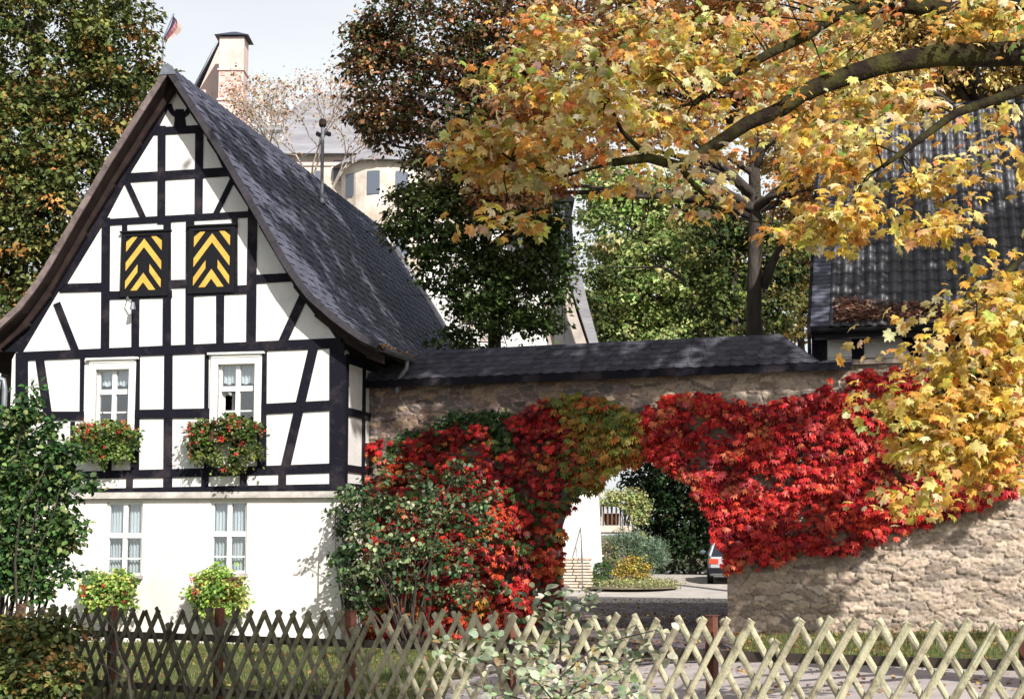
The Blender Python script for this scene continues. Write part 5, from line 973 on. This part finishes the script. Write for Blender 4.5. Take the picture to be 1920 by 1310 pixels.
# ------------------------------------------------------------------ parked car
def car(x, y, z, head, label, body_c):
    r = empty('parked_car', (x, y, z), -R(head)); tag(r, label, 'car')
    paint = mat('car_paint', body_c, .25, spec=.6); sec = []
    # stations along the length (0 rear .. 4.3 front): half width, belt height, sill height, roof height or None
    st = [(0.0, .74, .80, .34, None), (.06, .80, .86, .28, None), (.5, .83, .90, .24, None), (1.2, .84, .91, .22, None), (2.2, .84, .90, .22, None), (3.0, .83, .86, .22, None), (3.8, .80, .78, .24, None), (4.2, .70, .66, .30, None), (4.3, .60, .58, .34, None)]
    mb = MB(); V = []; n = 0
    for (yy, hw, bh, sh, _) in st: V += [(-hw * .93, yy, sh), (-hw, yy, sh + .18), (-hw, yy, bh - .15), (-hw * .93, yy, bh), (hw * .93, yy, bh), (hw, yy, bh - .15), (hw, yy, sh + .18), (hw * .93, yy, sh)]
    F = [(i * 8 + k, (i + 1) * 8 + k, (i + 1) * 8 + (k + 1) % 8, i * 8 + (k + 1) % 8) for i in range(len(st) - 1) for k in range(8)] + [tuple(range(8)), tuple((len(st) - 1) * 8 + k for k in range(8))[::-1]]
    mb.add(V, F); gl = [(.10, .76, .86), (.62, .60, 1.36), (1.4, .60, 1.42), (2.35, .60, 1.38), (3.05, .74, .87)]; V2 = []
    for yy, hw, zz in gl[1:4]: V2 += [(-hw, yy, zz), (hw, yy, zz), (-hw + .02, yy, zz + .04), (hw - .02, yy, zz + .04)]
    mb.add(V2, [(2, 3, 7, 6), (6, 7, 11, 10), (0, 2, 6, 4), (4, 6, 10, 8), (3, 1, 5, 7), (7, 5, 9, 11), (0, 1, 3, 2), (8, 10, 11, 9), (0, 4, 5, 1), (4, 8, 9, 5)])
    for sx in (-1, 1):                                   # pillars
        for (ya, za, wa), (yb, zb, wb) in (((.12, .87, .77), (.60, 1.37, .60)), ((3.0, .86, .76), (2.36, 1.38, .60)), ((1.45, .9, .80), (1.45, 1.4, .62))): mb.tube([(sx * wa, ya, za), (sx * wb, yb, zb)], .04, 6)
    body = mb.build('body', paint, r)
    mb = MB(); g = [(-.76, .14, .87), (.76, .14, .87), (.59, .62, 1.36), (-.59, .62, 1.36), (-.77, 2.98, .86), (.77, 2.98, .86), (.59, 2.36, 1.37), (-.59, 2.36, 1.37)]
    mb.add(g, [(0, 1, 2, 3), (5, 4, 7, 6), (0, 3, 7, 4), (2, 1, 5, 6)]); mb.build('window', M['glassdark'], r)
    for sx in (-1, 1):
        for yy in (.72, 3.42):
            mb = MB(); mb.tube([(sx * .66, yy, .31), (sx * .85, yy, .31)], .31, 18); wh = mb.build('wheel', M['black'], r); mb = MB(); mb.tube([(sx * .80, yy, .31), (sx * .86, yy, .31)], .19, 12); mb.build('rim', M['zinc'], wh)
        mb = MB(); mb.box((sx * .80 - .12, -.012, .62), (sx * .80 + .0 if sx > 0 else sx * .80 + .12, .05, .80)) if False else mb.box((min(sx * .50, sx * .79), -.02, .64), (max(sx * .50, sx * .79), .06, .80)); mb.build('tail_light', mat('tail_lamp', (.55, .06, .03), .3), r)
        mb = MB(); mb.tube([(sx * .82, 2.5, .94), (sx * .99, 2.45, .98), (sx * 1.06, 2.45, .99)], [.03, .09, .06], 8); mb.build('wing_mirror', M['bluewin'], r)
    mb = MB(); mb.box((-.82, -.09, .34), (.82, .10, .52)); mb.box((-.26, -.10, .56), (.26, -.004, .67)) if False else None; mb.build('bumper', M['black'], r)
    mb = MB(); mb.box((-.26, -.03, .58), (.26, .01, .69)); mb.build('number_plate', M['white'], r); return r
cx1 = at(1374, 1090, 50); car(cx1[0], 49.6, float(gh(0, 50)) + .03, 7, 'silver grey car parked in the court, half hidden by the red creeper', (.36, .37, .40))

# ------------------------------------------------------------------ leaves lying about and grass
def litter(name, P, size, label_kind='stuff', pal=None, N=None):
    n = len(P); N = np.array([0, 0, 1.]) + .35 * rng.standard_normal((n, 3)) if N is None else N + .4 * rng.standard_normal((n, 3)); o = leaves(name, P, N, rng.standard_normal((n, 3)), size * (.6 + .7 * rng.random(n)), T_RHOMB, pick(pal or [(.30, .15, .06), (.42, .26, .08), (.22, .10, .04), (.5, .36, .14)], n), M['leaf'])
    tag(o, kind='stuff'); return o
n = 4200; x = rng.uniform(.4, 7, n); y = 21 + 22 * rng.random(n); litter('leaves_on_drive', np.c_[x, y, gh(x, y) + .035], .07)
n = 3800; x = rng.uniform(-8, 9, n); y = rng.uniform(16, 30, n); litter('fallen_leaves', np.c_[x, y, gh(x, y) + .035], .07)
n = 1200; u = .35 + 2.7 * rng.random(n) ** 1.3; s_ = .02 + .35 * rng.random(n) * np.exp(-.3 * u) * 2.0; h_ = .05 + .08 * rng.random(n)
P = np.array([BF.W(a, b_ * math.cos(PT) - h * math.sin(PT) - .03, BZ + b_ * math.sin(PT) + h * math.cos(PT)) for a, b_, h in zip(u, s_, h_)]); litter('dry_leaf_litter', P, .10, pal=[(.36, .20, .14), (.50, .30, .22), (.20, .09, .06), (.58, .40, .30)])
n = 260; v_ = rng.uniform(-.4, 3, n); P = np.array([HF.W(RU + 4.08 + .05 * rng.standard_normal(), v, 5.12 + .03 * rng.random()) for v in v_]); litter('gutter_leaves', P, .06)
n = 70000; x = rng.uniform(-11, 12, n); y = rng.uniform(15.5, 28.5, n); k = (inpoly(x, y, LAWN) | inpoly(x, y, LAWN2)); x, y = x[k], y[k]; n = len(x)
o = leaves('grass', np.c_[x, y, gh(x, y) + .01], np.c_[rng.standard_normal((n, 2)), .2 * np.ones(n)], np.c_[.35 * rng.standard_normal((n, 2)), np.ones(n)], .07 * (.5 + rng.random(n)), (np.array([(-.09, 0, 0), (.09, 0, 0), (0, 1, .1)]), np.array([(0, 1, 2)])),
           pick([(.09, .13, .03), (.16, .20, .06), (.22, .22, .09), (.06, .09, .02)], n), M['leaf']); tag(o, kind='stuff')
